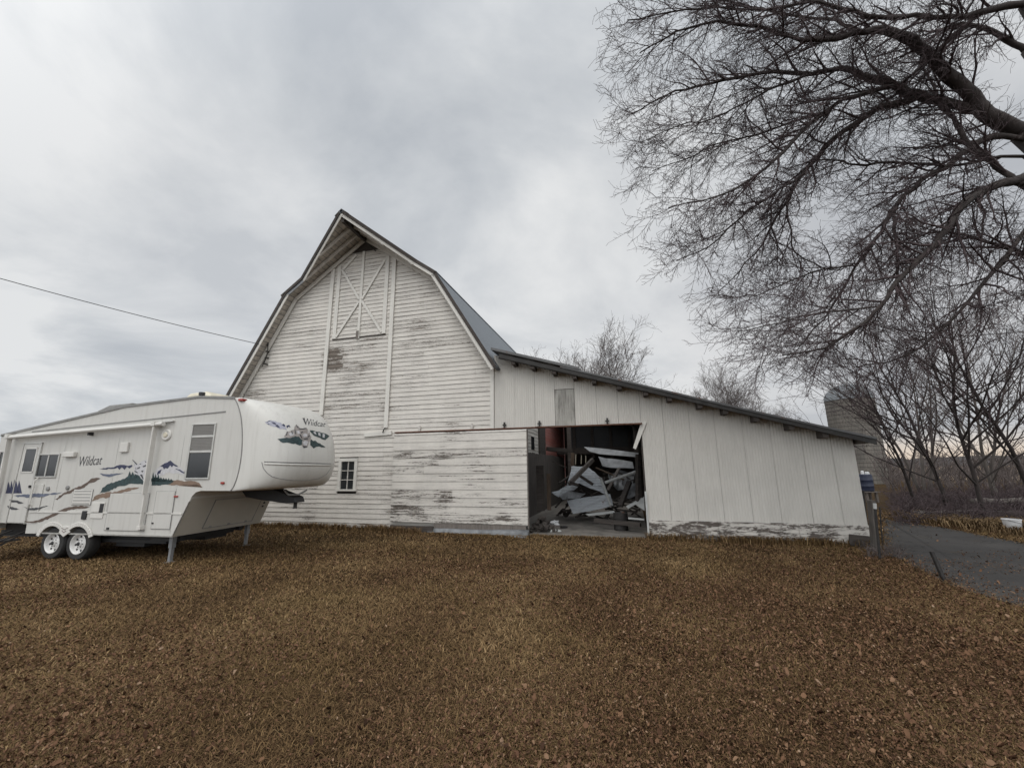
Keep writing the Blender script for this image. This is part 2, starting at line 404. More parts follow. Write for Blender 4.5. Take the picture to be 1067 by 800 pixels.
# --- roof with its pointed hood
OV = 0.42; OVR = 1.45; LIP = 0.055; HS = 2.35     # overhang at the rakes, at the ridge; hood half width
RT_ = 0.10                            # roof thickness
def roof_off(a, b, t):                # outward unit normal in the s/z plane
    d = Vector((b[0] - a[0], 0, b[1] - a[1])).normalized(); return Vector((-d.z, 0, d.x)) if d.x > 0 else Vector((d.z, 0, -d.x))
def lerp2(a, b, t): return (a[0] + (b[0] - a[0]) * t, a[1] + (b[1] - a[1]) * t)
def ext(a, b, d):                     # continue a->b by d metres
    L = math.dist(a, b); return lerp2(a, b, 1 + d / L)
EFR = ext(KR, ER, 0.22); EFL = ext(KL, EL, 0.30)
KRO, KLO = ext(RIDGE, KR, 0.12), ext(RIDGE, KL, 0.24)
mb = MB(); slopes = []
for (k, e) in ((KR, EFR), (KL, EFL)):
    nrm = roof_off(k, e, 0); nrm = nrm if nrm.z > 0 else -nrm
    pts = [Vector((k[0], -OV - LIP, k[1])), Vector((e[0], -OV - LIP, e[1])), Vector((e[0], LEN + .3, e[1])), Vector((k[0], LEN + .3, k[1]))]
    pts = [p + nrm * 0.03 for p in pts]
    mb.prism(pts, nrm * RT_)
for (k, side) in ((KRO, 1), (KLO, -1)):
    nrm = roof_off(RIDGE, k, 0); nrm = nrm if nrm.z > 0 else -nrm
    hx = RIDGE[0] + side * HS; t = (hx - RIDGE[0]) / (k[0] - RIDGE[0]); hp = lerp2(RIDGE, k, t)
    pts = [Vector((RIDGE[0], -OVR - LIP, RIDGE[1])), Vector((hp[0], -OV - LIP, hp[1])), Vector((k[0], -OV - LIP, k[1])), Vector((k[0], LEN + .3, k[1])), Vector((RIDGE[0], LEN + .3, RIDGE[1]))]
    pts = [p + nrm * 0.03 for p in pts]
    mb.prism(pts, nrm * RT_)
roof = mb.build('roof', 'barn_roof', barn)
mb = MB()
mb.prism([(RIDGE[0] - 0.28, -OVR - 0.03, RIDGE[1] - 0.03), (RIDGE[0], -OVR - 0.06, RIDGE[1] + 0.19), (RIDGE[0] + 0.28, -OVR - 0.03, RIDGE[1] - 0.03), (RIDGE[0], -OVR - 0.06, RIDGE[1] + 0.16)], (0, LEN + OVR, 0))
mb.build('ridge_cap', 'galv_dark', roof)

# --- rake fascia boards
def fascia(a, b, name='fascia', h=0.10, parent=barn, mat='trim', th=0.03, drop=0.105, push=0.002):
    a, b = Vector(a), Vector(b); m = MB(); d = (b - a).normalized()
    nrm = Vector((-d.z, 0, d.x)); nrm = nrm if nrm.z > 0 else -nrm
    nrm = (nrm - d * nrm.dot(d)).normalized()
    fwd = d.cross(nrm); fwd = fwd if fwd.y < 0 else -fwd
    c = [a + nrm * (0.125 - drop), b + nrm * (0.125 - drop), b + nrm * (0.125 - h - drop), a + nrm * (0.125 - h - drop)]
    m.prism([p + fwd * push for p in c], fwd * th, 0.35)
    return m.build(name, mat, parent)
for (k, ko, e, side) in ((KR, KRO, EFR, 1), (KL, KLO, EFL, -1)):
    hx = RIDGE[0] + side * HS; hp = lerp2(RIDGE, ko, (hx - RIDGE[0]) / (ko[0] - RIDGE[0]))
    fascia((k[0], -OV, k[1]), (e[0], -OV, e[1]))
    D_ = dict(name='drip_edge', h=0.105, mat='dark_timber', th=0.012, drop=-0.008, push=LIP + .003)
    fascia((k[0], -OV, k[1]), (e[0], -OV, e[1]), **D_); fascia((hp[0], -OV, hp[1]), (ko[0], -OV, ko[1]), **D_); fascia((RIDGE[0], -OVR, RIDGE[1]), (hp[0], -OV, hp[1]), **D_)
    fascia((hp[0], -OV, hp[1]), (ko[0], -OV, ko[1]), mat='trim' if side > 0 else 'galv_dark')
    fascia((RIDGE[0], -OVR, RIDGE[1]), (hp[0], -OV, hp[1]))

# --- soffit boards under the overhang (they run in and out, so they read as cross lines) and lookouts along the slope
def front_y(side, x):                                   # front edge of the roof above x
    d = abs(x - RIDGE[0]); return -OV if d >= HS else -OVR + (OVR - OV) * d / HS
mb = MB()
for (p, q, side) in ((RIDGE, KR, 1), (KR, EFR, 1), (RIDGE, KL, -1), (KL, EFL, -1)):
    L = math.dist(p, q); n = int(L / 0.2)
    d = Vector((q[0] - p[0], 0, q[1] - p[1])).normalized(); nr = roof_off(p, q, 0); nr = nr if nr.z > 0 else -nr
    for i in range(n):
        a = Vector((p[0], 0, p[1])) + d * (L * i / n + 0.012); b = Vector((p[0], 0, p[1])) + d * (L * (i + 1) / n - 0.012)
        ya, yb = front_y(side, a.x) + 0.02, front_y(side, b.x) + 0.02
        o = nr * random.uniform(0.002, 0.012)
        mb.prism([a + o + Vector((0, ya, 0)), b + o + Vector((0, yb, 0)), b + o + Vector((0, -0.03, 0)), a + o + Vector((0, -0.03, 0))], nr * 0.014, 0.5)
mb.build('soffit', 'soffit', barn)
for (k, side) in ((KR, 1), (KL, -1)):
    nr = roof_off(RIDGE, k, 0); nr = nr if nr.z > 0 else -nr
    for yy in (-0.45, -0.85):
        x = RIDGE[0] + side * HS * (OVR + yy) / (OVR - OV)
        x = max(min(x, KR[0]), KL[0]); t = (x - RIDGE[0]) / (k[0] - RIDGE[0]); e = lerp2(RIDGE, k, min(t, 0.97))
        m = MB(); m.beam(Vector((RIDGE[0] + side * 0.08, yy, RIDGE[1] - 0.07)) - nr * 0.055, Vector((e[0], yy, e[1])) - nr * 0.055, 0.06, 0.11, up=nr)
        m.build('rafter', 'lookout', barn)
    m = MB(); e2 = ER if side > 0 else EL; nr2 = roof_off(k, e2, 0); nr2 = nr2 if nr2.z > 0 else -nr2
    m.beam(Vector((RIDGE[0], -0.075, RIDGE[1] - 0.05)) - nr * 0.09, Vector((k[0], -0.075, k[1])) - nr * 0.09, 0.035, 0.15, up=nr)
    m.beam(Vector((k[0], -0.075, k[1])) - nr2 * 0.09, Vector((e2[0], -0.075, e2[1])) - nr2 * 0.09, 0.035, 0.15, up=nr2)
    m.build('frieze_board', 'trim', barn)
mb = MB(); mb.beam((RIDGE[0], -OVR + 0.06, RIDGE[1] - 0.17), (RIDGE[0], -0.03, RIDGE[1] - 0.17), 0.1, 0.2)
rb = mb.build('hay_trolley_beam', 'dark_timber', barn)
mb = MB(); mb.tube([(RIDGE[0] + .12, -OVR + 0.16, RIDGE[1] - 0.2), (RIDGE[0] + .22, -1.0, RIDGE[1] - 0.42), (RIDGE[0] + .36, -0.5, RIDGE[1] - 0.62), (RIDGE[0] + .5, -0.1, RIDGE[1] - 0.75)], 0.022, 6)
mb.build('track_rod', 'iron', rb)

# --- hay door, its rails, corner boards
hd = thing('hay_door', 'x braced hay door', 'door'); del hd['label']; del hd['category']; hd.parent = barn
HB = 6.63
for x, nm in ((-6.17, 'stile'), (-4.10, 'stile')):
    m = MB(); zt = 9.55 if x < -5 else 9.62; m.box(x - 0.075, x + 0.075, -0.052, -0.026, HB, zt); m.build(nm, 'trim', hd)
m = MB(); m.box(-5.19, -5.09, -0.055, -0.026, HB - 0.1, 9.98); m.build('centre_post', 'trim', hd)
for a, b in (((-6.09, HB + 0.06), (-5.2, 7.98)), ((-4.18, HB + 0.06), (-5.08, 7.98)), ((-6.05, 9.36), (-5.2, 8.06)), ((-4.2, 9.50), (-5.08, 8.06))):
    m = MB(); m.beam((a[0], -0.045, a[1]), (b[0], -0.045, b[1]), 0.032, 0.085, up=(0.3, 0, 0.9)); m.build('brace', 'trim', hd)
m = MB(); m.box(-6.25, -4.02, -0.045, -0.026, HB - 0.05, HB - 0.015); m.build('sill_gap', 'dark_timber', hd)
m = MB(); m.prism([(-6.1, -0.06, 9.35), (-5.95, -0.06, 9.35), (-5.42, -0.06, 9.86), (-5.5, -0.06, 9.93)], (0, 0.03, 0)); m.build('corner_batten', 'trim', hd)
m = MB(); m.box(-5.22, -5.12, -0.07, -0.056, HB - 0.1, HB + 0.2); m.build('latch', 'grey_timber', hd)
for x0, z0, z1 in ((-6.44, 3.82, 9.44), (-3.80, 3.28, 9.55)):
    m = MB(); m.box(x0 - 0.075, x0 + 0.075, -0.075, -0.026, z0, z1); m.build('track_board', 'trim', barn, bevel=0.004)
m = MB(); m.box(-0.12, 0.006, -0.05, -0.026, 3.12, 5.08); m.build('corner_board', 'trim', barn)
m = MB(); m.beam((-4.62, -0.05, 3.06), (-3.58, -0.05, 3.11), 0.04, 0.13); m.build('batten', 'trim', barn)
# peeled stub of an old hay-door rope hook
m = MB(); m.tube([(-3.83, -0.05, 3.28), (-3.84, -0.12, 3.2), (-3.88, -0.1, 3.12)], 0.02, 6); m.build('iron_hook', 'iron', barn)
# bracket where the power line lands
m = MB(); p = LB(279, 362, -0.12)
for k in range(4): m.tube([(p.x, -0.03, p.z - 0.25 * k + .1), (p.x - 0.06, -0.14, p.z - 0.25 * k + .1)], 0.03, 6)
m.tube([(p.x - .02, -0.12, p.z + .2), (p.x + .05, -0.15, p.z - .2), (p.x - .05, -0.12, p.z - .5), (p.x - .2, -0.1, p.z - .75)], 0.018, 6)
m.build('insulator_rack', 'iron', barn)
# window
win = MB(); x0, x1, z0, z1 = -5.56, -4.82, 1.22, 2.30
for b in ((x0, x1, z1 - 0.11, z1), (x0, x0 + 0.11, z0 + 0.06, z1 - 0.112), (x1 - 0.11, x1, z0 + 0.06, z1 - 0.112)): win.box(b[0], b[1], -0.06, 0.008, b[2], b[3], 0.45)
window = win.build('window', 'trim', barn, bevel=0.004)
m = MB(); m.box(x0 - 0.03, x1 + 0.03, -0.085, 0.008, z0, z0 + 0.058); m.build('sill', 'trim', window)
m = MB(); m.box(x0 + 0.11, x1 - 0.11, -0.005, 0.005, z0 + 0.06, z1 - 0.112); m.build('pane', 'glass', window)
m = MB(); xm = (x0 + x1) / 2
m.box(xm - 0.014, xm + 0.014, -0.028, -0.007, z0 + 0.062, z1 - 0.114)
for k in (1, 2): zz = z0 + 0.06 + (z1 - 0.17 - z0) * k / 3; m.box(x0 + 0.112, x1 - 0.112, -0.026, -0.008, zz - 0.012, zz + 0.012)
m.build('muntin', 'lookout', window)

# ================================================================ LEAN-TO
shed = thing('lean_to', 'long white panelled lean-to shed with an open bay and low sloping roof', 'shed', B0, TH)
SL = 0.312
def top_z(s): return 5.545 - SL * s
SD = 14.6                                   # depth of the lean-to
def panel(mb, s0, s1, z0, z1=None, y=-0.004):
    z = lambda s: (top_z(s) - 0.05) if z1 is None else z1
    mb.prism([(s0, y, z0), (s1, y, z0), (s1, y, z(s1)), (s0, y, z(s0))], (0, 0.02, 0))
mb = MB()
hs = [0.01, 0.68, 1.31, 1.93]
for i in range(3): panel(mb, hs[i] + 0.0032, hs[i + 1] - 0.003, 3.12 + random.uniform(0, .02), None, -0.012 + random.uniform(-.004, .006))
panel(mb, 1.934, 2.52, 4.24, None, -0.013)
for a, b in ((2.53, 3.16), (3.166, 3.76), (3.766, 4.372)): panel(mb, a, b, 3.12, None, -0.01 + random.uniform(-.003, .003))
rs = [4.376, 4.97, 5.64, 6.265, 6.93, 7.565, 8.25, 8.88, 9.355]
for i in range(8): panel(mb, rs[i] + 0.0036, rs[i + 1] - 0.0034, 0.50, None, -0.014 + random.uniform(-.005, .007))
for i, (zz, off) in enumerate(((1.02, 0), (1.6, 2), (1.3, 3))): pass
mb.build('front_wall', 'panel', shed)
m = MB(); panel(m, 1.94, 2.515, 3.13, 4.22, -0.02); m.build('patch_panel', 'old_panel', shed, label='stained grey old panel above the open bay')
m = MB(); m.box(4.36, 9.36, 0.012, 0.05, 0.05, 3.0); m.prism([(4.36, .012, 3.0), (9.36, .012, 3.0 - .0), (9.36, .012, 2.55), (4.36, .012, 4.1)][::1] if False else [(4.36, 0.012, 3.0), (7.9, 0.012, 3.0), (4.36, 0.012, top_z(4.36) - 0.1)], (0, 0.03, 0))
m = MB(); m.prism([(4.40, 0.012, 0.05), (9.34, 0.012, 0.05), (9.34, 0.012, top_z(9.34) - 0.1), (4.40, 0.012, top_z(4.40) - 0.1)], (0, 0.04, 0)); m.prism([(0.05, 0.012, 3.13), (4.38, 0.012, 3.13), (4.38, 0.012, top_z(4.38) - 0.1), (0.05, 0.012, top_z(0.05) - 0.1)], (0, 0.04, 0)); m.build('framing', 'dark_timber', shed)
mb = MB()
for zz, w0 in ((0.02, 0.74), (0.262, 0.68)):
    s = 4.39
    for e in (6.1, 7.9, 9.36):
        mb.box(s + 0.003, e - 0.003, -0.045 + random.uniform(-.004, .004), 0.01, zz, zz + 0.236, w0 + random.uniform(-0.06, 0.06)); s = e
mb.build('base_board', 'base_boards', shed, bevel=0.006)
# right side wall, back wall, roof
m = MB(); m.box(9.34, 9.38, 0.055, SD, 0.05, top_z(9.34) - 0.09); m.build('side_wall', 'panel', shed)
m = MB()
xs = 0.05
while xs < 9.2:
    xe = min(xs + random.uniform(.18, .26), 9.3); m.prism([(xs, SD - 0.05 + random.uniform(0, .02), 0.02), (xe + 0.012, SD - 0.05, 0.02), (xe + 0.012, SD - 0.05, top_z(xe) - 0.1), (xs, SD - 0.05, top_z(xs) - 0.1)], (0, 0.03, 0)); xs = xe
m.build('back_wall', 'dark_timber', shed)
mb = MB()
def slab(mb, s0, s1, y0, y1, dz0, th, sag=0.0):
    n = 8
    for i in range(n):
        a, b = s0 + (s1 - s0) * i / n, s0 + (s1 - s0) * (i + 1) / n
        za = top_z(a) + dz0 - sag * math.sin(math.pi * i / n); zb = top_z(b) + dz0 - sag * math.sin(math.pi * (i + 1) / n)
        mb.hexa([(a, y0, za - th), (b, y0, zb - th), (b, y1, zb - th), (a, y1, za - th)], [(a, y0, za), (b, y0, zb), (b, y1, zb), (a, y1, za)])
slab(mb, 4.3, 9.64, -0.46, SD + 0.3, -0.002, 0.05, 0.02); slab(mb, 2.2, 4.298, -0.46, 2.4, 0.0, 0.05, 0.0); slab(mb, 2.2, 4.298, 9.5, SD + 0.3, 0.0, 0.05, 0.0)  # roof left open at mid depth, an unseen gap added to light the bay
mb.build('roof', 'shed_roof', shed)
mb = MB(); slab(mb, 0.05, 2.75, -0.48, 2.4, 0.085, 0.08); mb.build('roof_sheet', 'shed_roof', shed, label='upper roof sheet that steps over the lower one')
mb = MB(); slab(mb, 0.05, 2.75, 9.5, SD + .3, 0.085, 0.08); mb.build('roof_sheet', 'shed_roof', shed)
mb = MB(); a, b = 0.3, 9.64
mb.hexa([(a, -0.44, top_z(a) - 0.175), (b, -0.44, top_z(b) - 0.175), (b, -0.40, top_z(b) - 0.175), (a, -0.40, top_z(a) - 0.21)], [(a, -0.44, top_z(a) - 0.055), (b, -0.44, top_z(b) - 0.055), (b, -0.40, top_z(b) - 0.055), (a, -0.40, top_z(a) - 0.055)])
mb.build('fascia', 'roof_edge', shed)
for s in (0.75, 1.35, 2.0, 2.6, 3.15, 3.85, 4.55, 5.15, 5.9, 6.5, 7.2, 7.95, 8.65):
    m = MB(); m.box(s - 0.06, s + 0.06, -0.395, 0.0, top_z(s) - 0.28, top_z(s) - 0.07); m.build('rafter_tail', 'dark_timber', shed)
m = MB(); m.box(9.42, 9.58, -0.36, SD, top_z(9.5) - 0.17, top_z(9.5) - 0.08); m.build('eave_board', 'grey_timber', shed)
# inside: purlins / cross wall of dark boards with a beam
m = MB()
for s in (2.55, 3.2, 3.8, 4.3, 6, 7.5): m.box(s - 0.05, s + 0.05, 0.1, SD - 0.1, top_z(s) - 0.28, top_z(s) - 0.1)
m.build('purlin', 'dark_timber', shed)
CW = 12.0
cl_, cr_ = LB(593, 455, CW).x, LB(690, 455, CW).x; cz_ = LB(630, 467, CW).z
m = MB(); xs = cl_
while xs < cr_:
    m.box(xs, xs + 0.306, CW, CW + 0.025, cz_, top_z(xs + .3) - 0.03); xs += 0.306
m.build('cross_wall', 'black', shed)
for k in range(5):
    xx = cl_ + (cr_ - cl_) * (k + .3) / 5; m = MB(); m.box(xx - .08, xx + .08, CW - .12, CW - .002, cz_ - .5, top_z(xx) - .4); m.build('stud', 'dark_timber', shed)
m = MB(); m.box(cl_ - 1.2, cr_, CW - 0.3, CW - 0.13, cz_ - .3, cz_ + .05); m.build('cross_beam', 'dark_timber', shed)
for px in (594, 664):
    q = LB(px, 480, 9); m = MB(); m.box(q.x - .1, q.x + .1, 8.9, 9.1, 0.03, top_z(q.x) - .3); m.build('inner_post', 'dark_timber', shed)
# low dark partition along the barn wall
m = MB(); yy = 0.25
while yy < 13.5:
    w = random.uniform(.2, .3); m.box(0.10, 0.13, yy, yy + w - 0.01, 0.03, 2.54 + random.uniform(-.03, .03)); yy += w
m.build('low_partition', 'part_boards', shed)
m = MB(); m.box(0.03, 0.10, 6.5, 7.88, 0.03, 4.6); m.build('wall_post', 'dark_timber', shed)
m = MB(); pa = LB(555.0, 453.5, 0); 
m.box(0.026, 0.034, 5.02, 5.62, 2.68, 3.24); m.build('slot_window', 'glass', shed)
# rail, hangers, jamb
m = MB(); m.box(-3.42, 4.40, -0.075, -0.03, 3.075, 3.125); m.box(-3.42, 4.40, -0.13, -0.078, 3.085, 3.115)
rail = m.build('door_rail', 'rust', shed)
for s in (-2.55, -0.72, 0.35, 1.45, 3.45):
    m = MB(); m.box(s - 0.025, s + 0.025, -0.062, -0.034, 3.13, 3.30); m.box(s - 0.06, s + 0.06, -0.055, -0.036, 3.20, 3.235); m.build('hanger', 'iron' if s > 0 else 'lookout', rail)
m = MB(); pts = [LB(*q, -0.05) for q in ((674, 439), (668, 440), (659.5, 466.5), (662.5, 468), (671, 447))]
m.prism(pts, (0, 0.025, 0)); m.build('loose_trim', 'trim', shed, label='bent white strip hanging from the top corner of the bay')
m = MB(); m.box(4.335, 4.385, -0.06, 0.06, 0.0, 1.25); m.build('jamb_flashing', 'pale_sheet', shed)
m = MB(); m.box(4.34, 4.372, 0.0, 0.10, 1.25, 3.1); m.build('jamb', 'dark_timber', shed)
# sliding door
def door_wear(x, z):
    w = 0.42 + .2 * noise.noise(Vector((x * .7, z * 1.5, 11)))
    if z < 1.5: w += 0.22 * (1.5 - z) * (.8 + noise.noise(Vector((x * .9, 1, 2))))
    w += .42 * bumpf(x, z, -1.6, .95, .45, .5) + .2 * bumpf(x, z, -2.9, .6, .5, .35) + .22 * bumpf(x, z, .5, .8, .6, .6) + .12 * bumpf(x, z, -1, 2.1, 2.2, .35)
    return w
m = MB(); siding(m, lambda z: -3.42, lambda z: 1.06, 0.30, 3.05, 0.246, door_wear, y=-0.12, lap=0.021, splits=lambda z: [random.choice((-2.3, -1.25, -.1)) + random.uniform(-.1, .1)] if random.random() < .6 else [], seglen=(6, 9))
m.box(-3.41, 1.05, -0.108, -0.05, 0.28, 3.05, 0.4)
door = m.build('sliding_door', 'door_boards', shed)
m = MB(); m.box(1.062, 1.09, -0.125, -0.045, 0.2, 3.05, .5); m.build('door_edge', 'grey_timber', door)
# crumpled tin along the foot of the door
m = MB(); n = 40; rows = []
for i in range(n + 1):
    t = i / n; s = -2.1 + 3.2 * t
    bul = 0.03 + 0.16 * t * t + 0.05 * math.sin(t * 7 + 1) * t + 0.006 * math.sin(t * 23)
    zt = 0.13 + 0.04 * t + 0.010 * math.sin(t * 9)
    rows.append([(s, -0.15, zt), (s, -0.155 - bul * 0.3, zt * 0.6), (s, -0.16 - bul * 0.8, zt * 0.34), (s + 0.01, -0.17 - bul * 1.35, 0.05 + 0.012 * math.sin(t * 11)), (s + 0.015, -0.16 - bul * 1.7, 0.015)])
for i in range(n):
    for j in range(4): m.face([rows[i][j], rows[i + 1][j], rows[i + 1][j + 1], rows[i][j + 1]])
sk = m.build('tin_skirt', 'shed_tin', door, smooth=True)
bmx = bmesh.new(); bmx.from_mesh(sk.data); bmesh.ops.remove_doubles(bmx, verts=bmx.verts, dist=.0005); bmesh.ops.recalc_face_normals(bmx, faces=bmx.faces); bmx.to_mesh(sk.data); bmx.free()
md = sk.modifiers.new('solid', 'SOLIDIFY'); md.thickness = 0.004
m = MB(); m.box(-3.38, -1.9, -0.2, -0.14, 0.0, 0.2, 1.1); m.build('rotted_sill', 'dark_timber', door)
m = MB(); m.box(-1.9, 1.0, -0.135, -0.11, 0.02, 0.29, 0.8); m.build('kick_board', 'grey_timber', door)

# concrete floor in the bay
m = MB(); m.prism([(-0.0, -0.05, -0.12), (4.37, -0.05, -0.12), (4.5, SD - .06, -0.12), (0.03, SD - .06, -0.12)], (0, 0, 0.145))
fl = m.build('concrete_floor', 'concrete'); fl.location = B0; fl.rotation_euler = (0, 0, TH); tag(fl, kind='structure')

# ================================================================ JUNK IN THE BAY
def c7(x, y): return (540 + x / 4.706, 400 + y / 4.706)
def sheet(name, label, cat, pts, depths, mat, th=0.02, group=None, bend=0.0):
    """A sheet of scrap: outline points, each with its own distance behind the front wall."""
    P = [to_world_b(LB(*c7(*q), d)) for q, d in zip(pts, depths)]
    c = sum(P, Vector()) / len(P)
    nrm = (P[1] - P[0]).cross(P[2] - P[0]).normalized()
    bm = bmesh.new(); f = bm.faces.new([bm.verts.new(p - c) for p in P])
    bmesh.ops.triangulate(bm, faces=[f]); bmesh.ops.subdivide_edges(bm, edges=bm.edges[:], cuts=3, use_grid_fill=True)
    for v in bm.verts:
        w = v.co + c
        v.co += nrm * (bend * (noise.noise(w * 1.7) * 1.0 + noise.noise(w * 5) * 0.35))
    me = bpy.data.meshes.new(name); bm.to_mesh(me); bm.free(); me.materials.append(M[mat])
    o = bpy.data.objects.new(name, me); COL.objects.link(o); o.location = c
    md = o.modifiers.new('solid', 'SOLIDIFY'); md.thickness = th
    return tag(o, label, cat, group)
G = 'scrap piled in the open bay'
sheet('metal_sheet', 'large flat blue grey metal sheet propped at the front of the scrap heap', 'scrap metal', [(240, 572), (330, 556), (450, 540), (466, 596), (360, 622), (268, 637)], (3.1, 3.1, 3.1, 2.7, 2.65, 2.6), 'galv', 0.012, G, 0.09)
sheet('metal_sheet', 'tall pale metal sheet leaning back behind the crossed dark beam', 'scrap metal', [(262, 400), (300, 402), (338, 406), (372, 430), (404, 462), (425, 500), (446, 542), (372, 516), (300, 494), (240, 492), (252, 450)], (4.2, 4.2, 4.15, 4.0, 3.8, 3.55, 3.3, 3.35, 3.4, 3.45, 3.8), 'galv', 0.012, G, 0.14)
sheet('metal_sheet', 'curled narrow metal sheet at the left end of the scrap heap', 'scrap metal', [(166, 540), (215, 508), (268, 488), (300, 500), (245, 530), (200, 560)], (3.0, 3.2, 3.3, 3.2, 3.0, 2.9), 'galv', 0.012, G, 0.16)
sheet('metal_sheet', 'grey stained panel lying high on the scrap heap under the cross beam', 'scrap metal', [(392, 362), (560, 380), (568, 418), (412, 404)], (4.6, 4.6, 4.2, 4.2), 'galv_dark', 0.02, G, 0.1)
sheet('metal_sheet', 'long pale board resting along the top of the scrap heap', 'board', [(322, 310), (420, 318), (590, 340), (590, 360), (400, 345), (350, 332)], (5.0, 5.0, 5.0, 4.8, 4.8, 4.8), 'galv_dark', 0.02, G, 0.06)
sheet('metal_sheet', 'crumpled dull sheet at the right of the scrap heap beside the jamb', 'scrap metal', [(520, 500), (575, 484), (580, 540), (545, 560), (512, 545)], (3.4, 3.6, 3.2, 3.0, 3.0), 'galv_dark', 0.02, G, 0.1)
sheet('metal_sheet', 'small pale triangular offcut low by the right jamb', 'scrap metal', [(574, 590), (618, 553), (620, 622)], (1.8, 2.0, 1.6), 'pale_sheet', 0.012, G, 0.02)
sheet('metal_sheet', 'narrow white offcut pointing left near the right jamb', 'scrap metal', [(528, 600), (606, 556), (612, 568), (540, 612)], (2.2, 2.2, 2.1, 2.1), 'pale_sheet', 0.012, G, 0.02)
sheet('metal_sheet', 'pale strip lying flat on the floor under the scrap heap', 'scrap metal', [(330, 638), (470, 622), (475, 632), (345, 648)], (2.4, 2.4, 2.2, 2.2), 'pale_sheet', 0.012, G, 0.0)
sheet('metal_sheet', 'thin white strip at floor level close to the right jamb', 'scrap metal', [(540, 652), (618, 660), (618, 668), (540, 662)], (1.3, 1.1, 1.1, 1.3), 'pale_sheet', 0.012, G, 0.0)
sheet('metal_sheet', 'crumpled sheet wedged between the flat blue grey sheet and the curled one', 'scrap metal', [(196, 545), (250, 520), (330, 540), (300, 560), (255, 572), (215, 572)], (3.3, 3.5, 3.5, 3.3, 3.2, 3.2), 'galv_dark', 0.012, G, 0.2)
sheet('metal_sheet', 'rumpled dark sheet behind the white pole in the right half of the heap', 'scrap metal', [(440, 440), (500, 415), (572, 440), (560, 500), (490, 520), (450, 490)], (4.2, 4.4, 4.4, 4.0, 3.9, 4.0), 'galv_dark', 0.012, G, 0.3)
def pole(name, label, cat, a, da, b, db, w, h, mat, rnd=False):
    A, Bp = to_world_b(LB(*c7(*a), da)), to_world_b(LB(*c7(*b), db)); c = (A + Bp) / 2
    m = MB()
    if rnd: m.tube([A - c, Bp - c], w / 2, 10)
    else: m.beam(A - c, Bp - c, w, h)
    o = m.build(name, mat, bevel=0 if rnd else 0.006); o.location = c
    return tag(o, label, cat, G)
pole('timber', 'dark beam crossing the pale sheets of the scrap heap from lower left to upper right', 'beam', (250, 490), 2.8, (366, 370), 3.6, 0.13, 0.13, 'grey_timber')
pole('timber', 'short dark stick lying on the tall pale metal sheet', 'beam', (300, 448), 3.2, (366, 492), 3.0, 0.09, 0.09, 'dark_timber')
pole('timber', 'dark bar lying just above the flat blue grey sheet', 'beam', (255, 482), 2.7, (296, 497), 2.6, 0.1, 0.1, 'dark_timber')
pole('pipe', 'long white pole lying up across the right half of the scrap heap', 'pole', (425, 484), 2.9, (578, 430), 3.0, 0.10, 0.1, 'pale_sheet', True)
pole('pipe', 'pale bent down pipe beside the flat blue grey sheet', 'pipe', (405, 462), 3.0, (455, 596), 2.45, 0.09, 0.09, 'pale_sheet', True)
pole('timber', 'thick dark timber across the left of the bay below the black wall boards', 'beam', (140, 318), 4.4, (262, 328), 5.0, 0.16, 0.16, 'dark_timber')
pole('timber', 'dark slanting timber in the right half of the scrap heap', 'beam', (500, 598), 2.2, (545, 480), 3.0, 0.16, 0.12, 'dark_timber')
pole('timber', 'upright dark post in front of the scrap heap near the jamb', 'post', (588, 592), 2.2, (588, 345), 2.3, 0.13, 0.13, 'dark_timber')
pole('timber', 'first of the upright slats coloured pale as light through wall gaps behind the heap, beside the dark back post', 'slat', (281, 395), 5.0, (283, 345), 5.0, 0.06, 0.03, 'cream')  # cream colour of these slats stands for yellow light through back wall gaps
pole('timber', 'second upright slat coloured pale as light through wall gaps behind the heap, the middle one', 'slat', (309, 392), 5.0, (310, 350), 5.0, 0.05, 0.03, 'cream')
pole('timber', 'rightmost upright slat coloured pale as light through wall gaps behind the heap', 'slat', (331, 388), 5.0, (331, 352), 5.0, 0.035, 0.03, 'cream')
pole('timber', 'tall dark plank leaning on the low partition, nearest the door', 'plank', (112, 622), 2.0, (105, 400), 2.2, 0.26, 0.05, 'dark_timber')
pole('timber', 'tall brown plank leaning on the low partition, between the door and the heap', 'plank', (152, 618), 2.6, (148, 440), 2.8, 0.14, 0.06, 'brown_timber')
pole('timber', 'dark fallen timber low across the foot of the heap', 'beam', (375, 668), 1.5, (600, 690), 1.0, 0.14, 0.12, 'dark_timber')
pole('timber', 'brown post standing behind the left of the scrap heap', 'post', (262, 470), 4.7, (268, 338), 4.7, 0.14, 0.14, 'brown_timber')
pole('timber', 'narrow plank lying across the brown tangle behind the bent pale pipe', 'plank', (380, 410), 3.9, (520, 470), 3.8, 0.12, 0.05, 'brown_timber')
pole('timber', 'grey plank poking up at the middle of the scrap heap', 'plank', (440, 520), 3.3, (495, 412), 3.9, 0.12, 0.05, 'grey_timber')
# drum at the foot of the heap
p = to_world_b(Vector((LB(*c7(503, 680), 1.4).x, 1.4, 0.026)))
dr = thing('oil_drum', 'dark squat steel drum standing on the floor under the heap', 'drum', p, 0, G)
m = MB(); m.lathe([(0.17, 0), (0.21, 0.01), (0.215, 0.16), (0.225, 0.17), (0.215, 0.18), (0.215, 0.34), (0.225, 0.35), (0.215, 0.36), (0.21, 0.5), (0.2, 0.51)], (0, 0, 0)); m.build('drum_body', 'iron', dr, smooth='auto')
m = MB(); m.lathe([(0.05, 0.511), (0.05, 0.53), (0.02, 0.531)], (0.08, -0.05, 0)); m.build('bung', 'rust', dr)
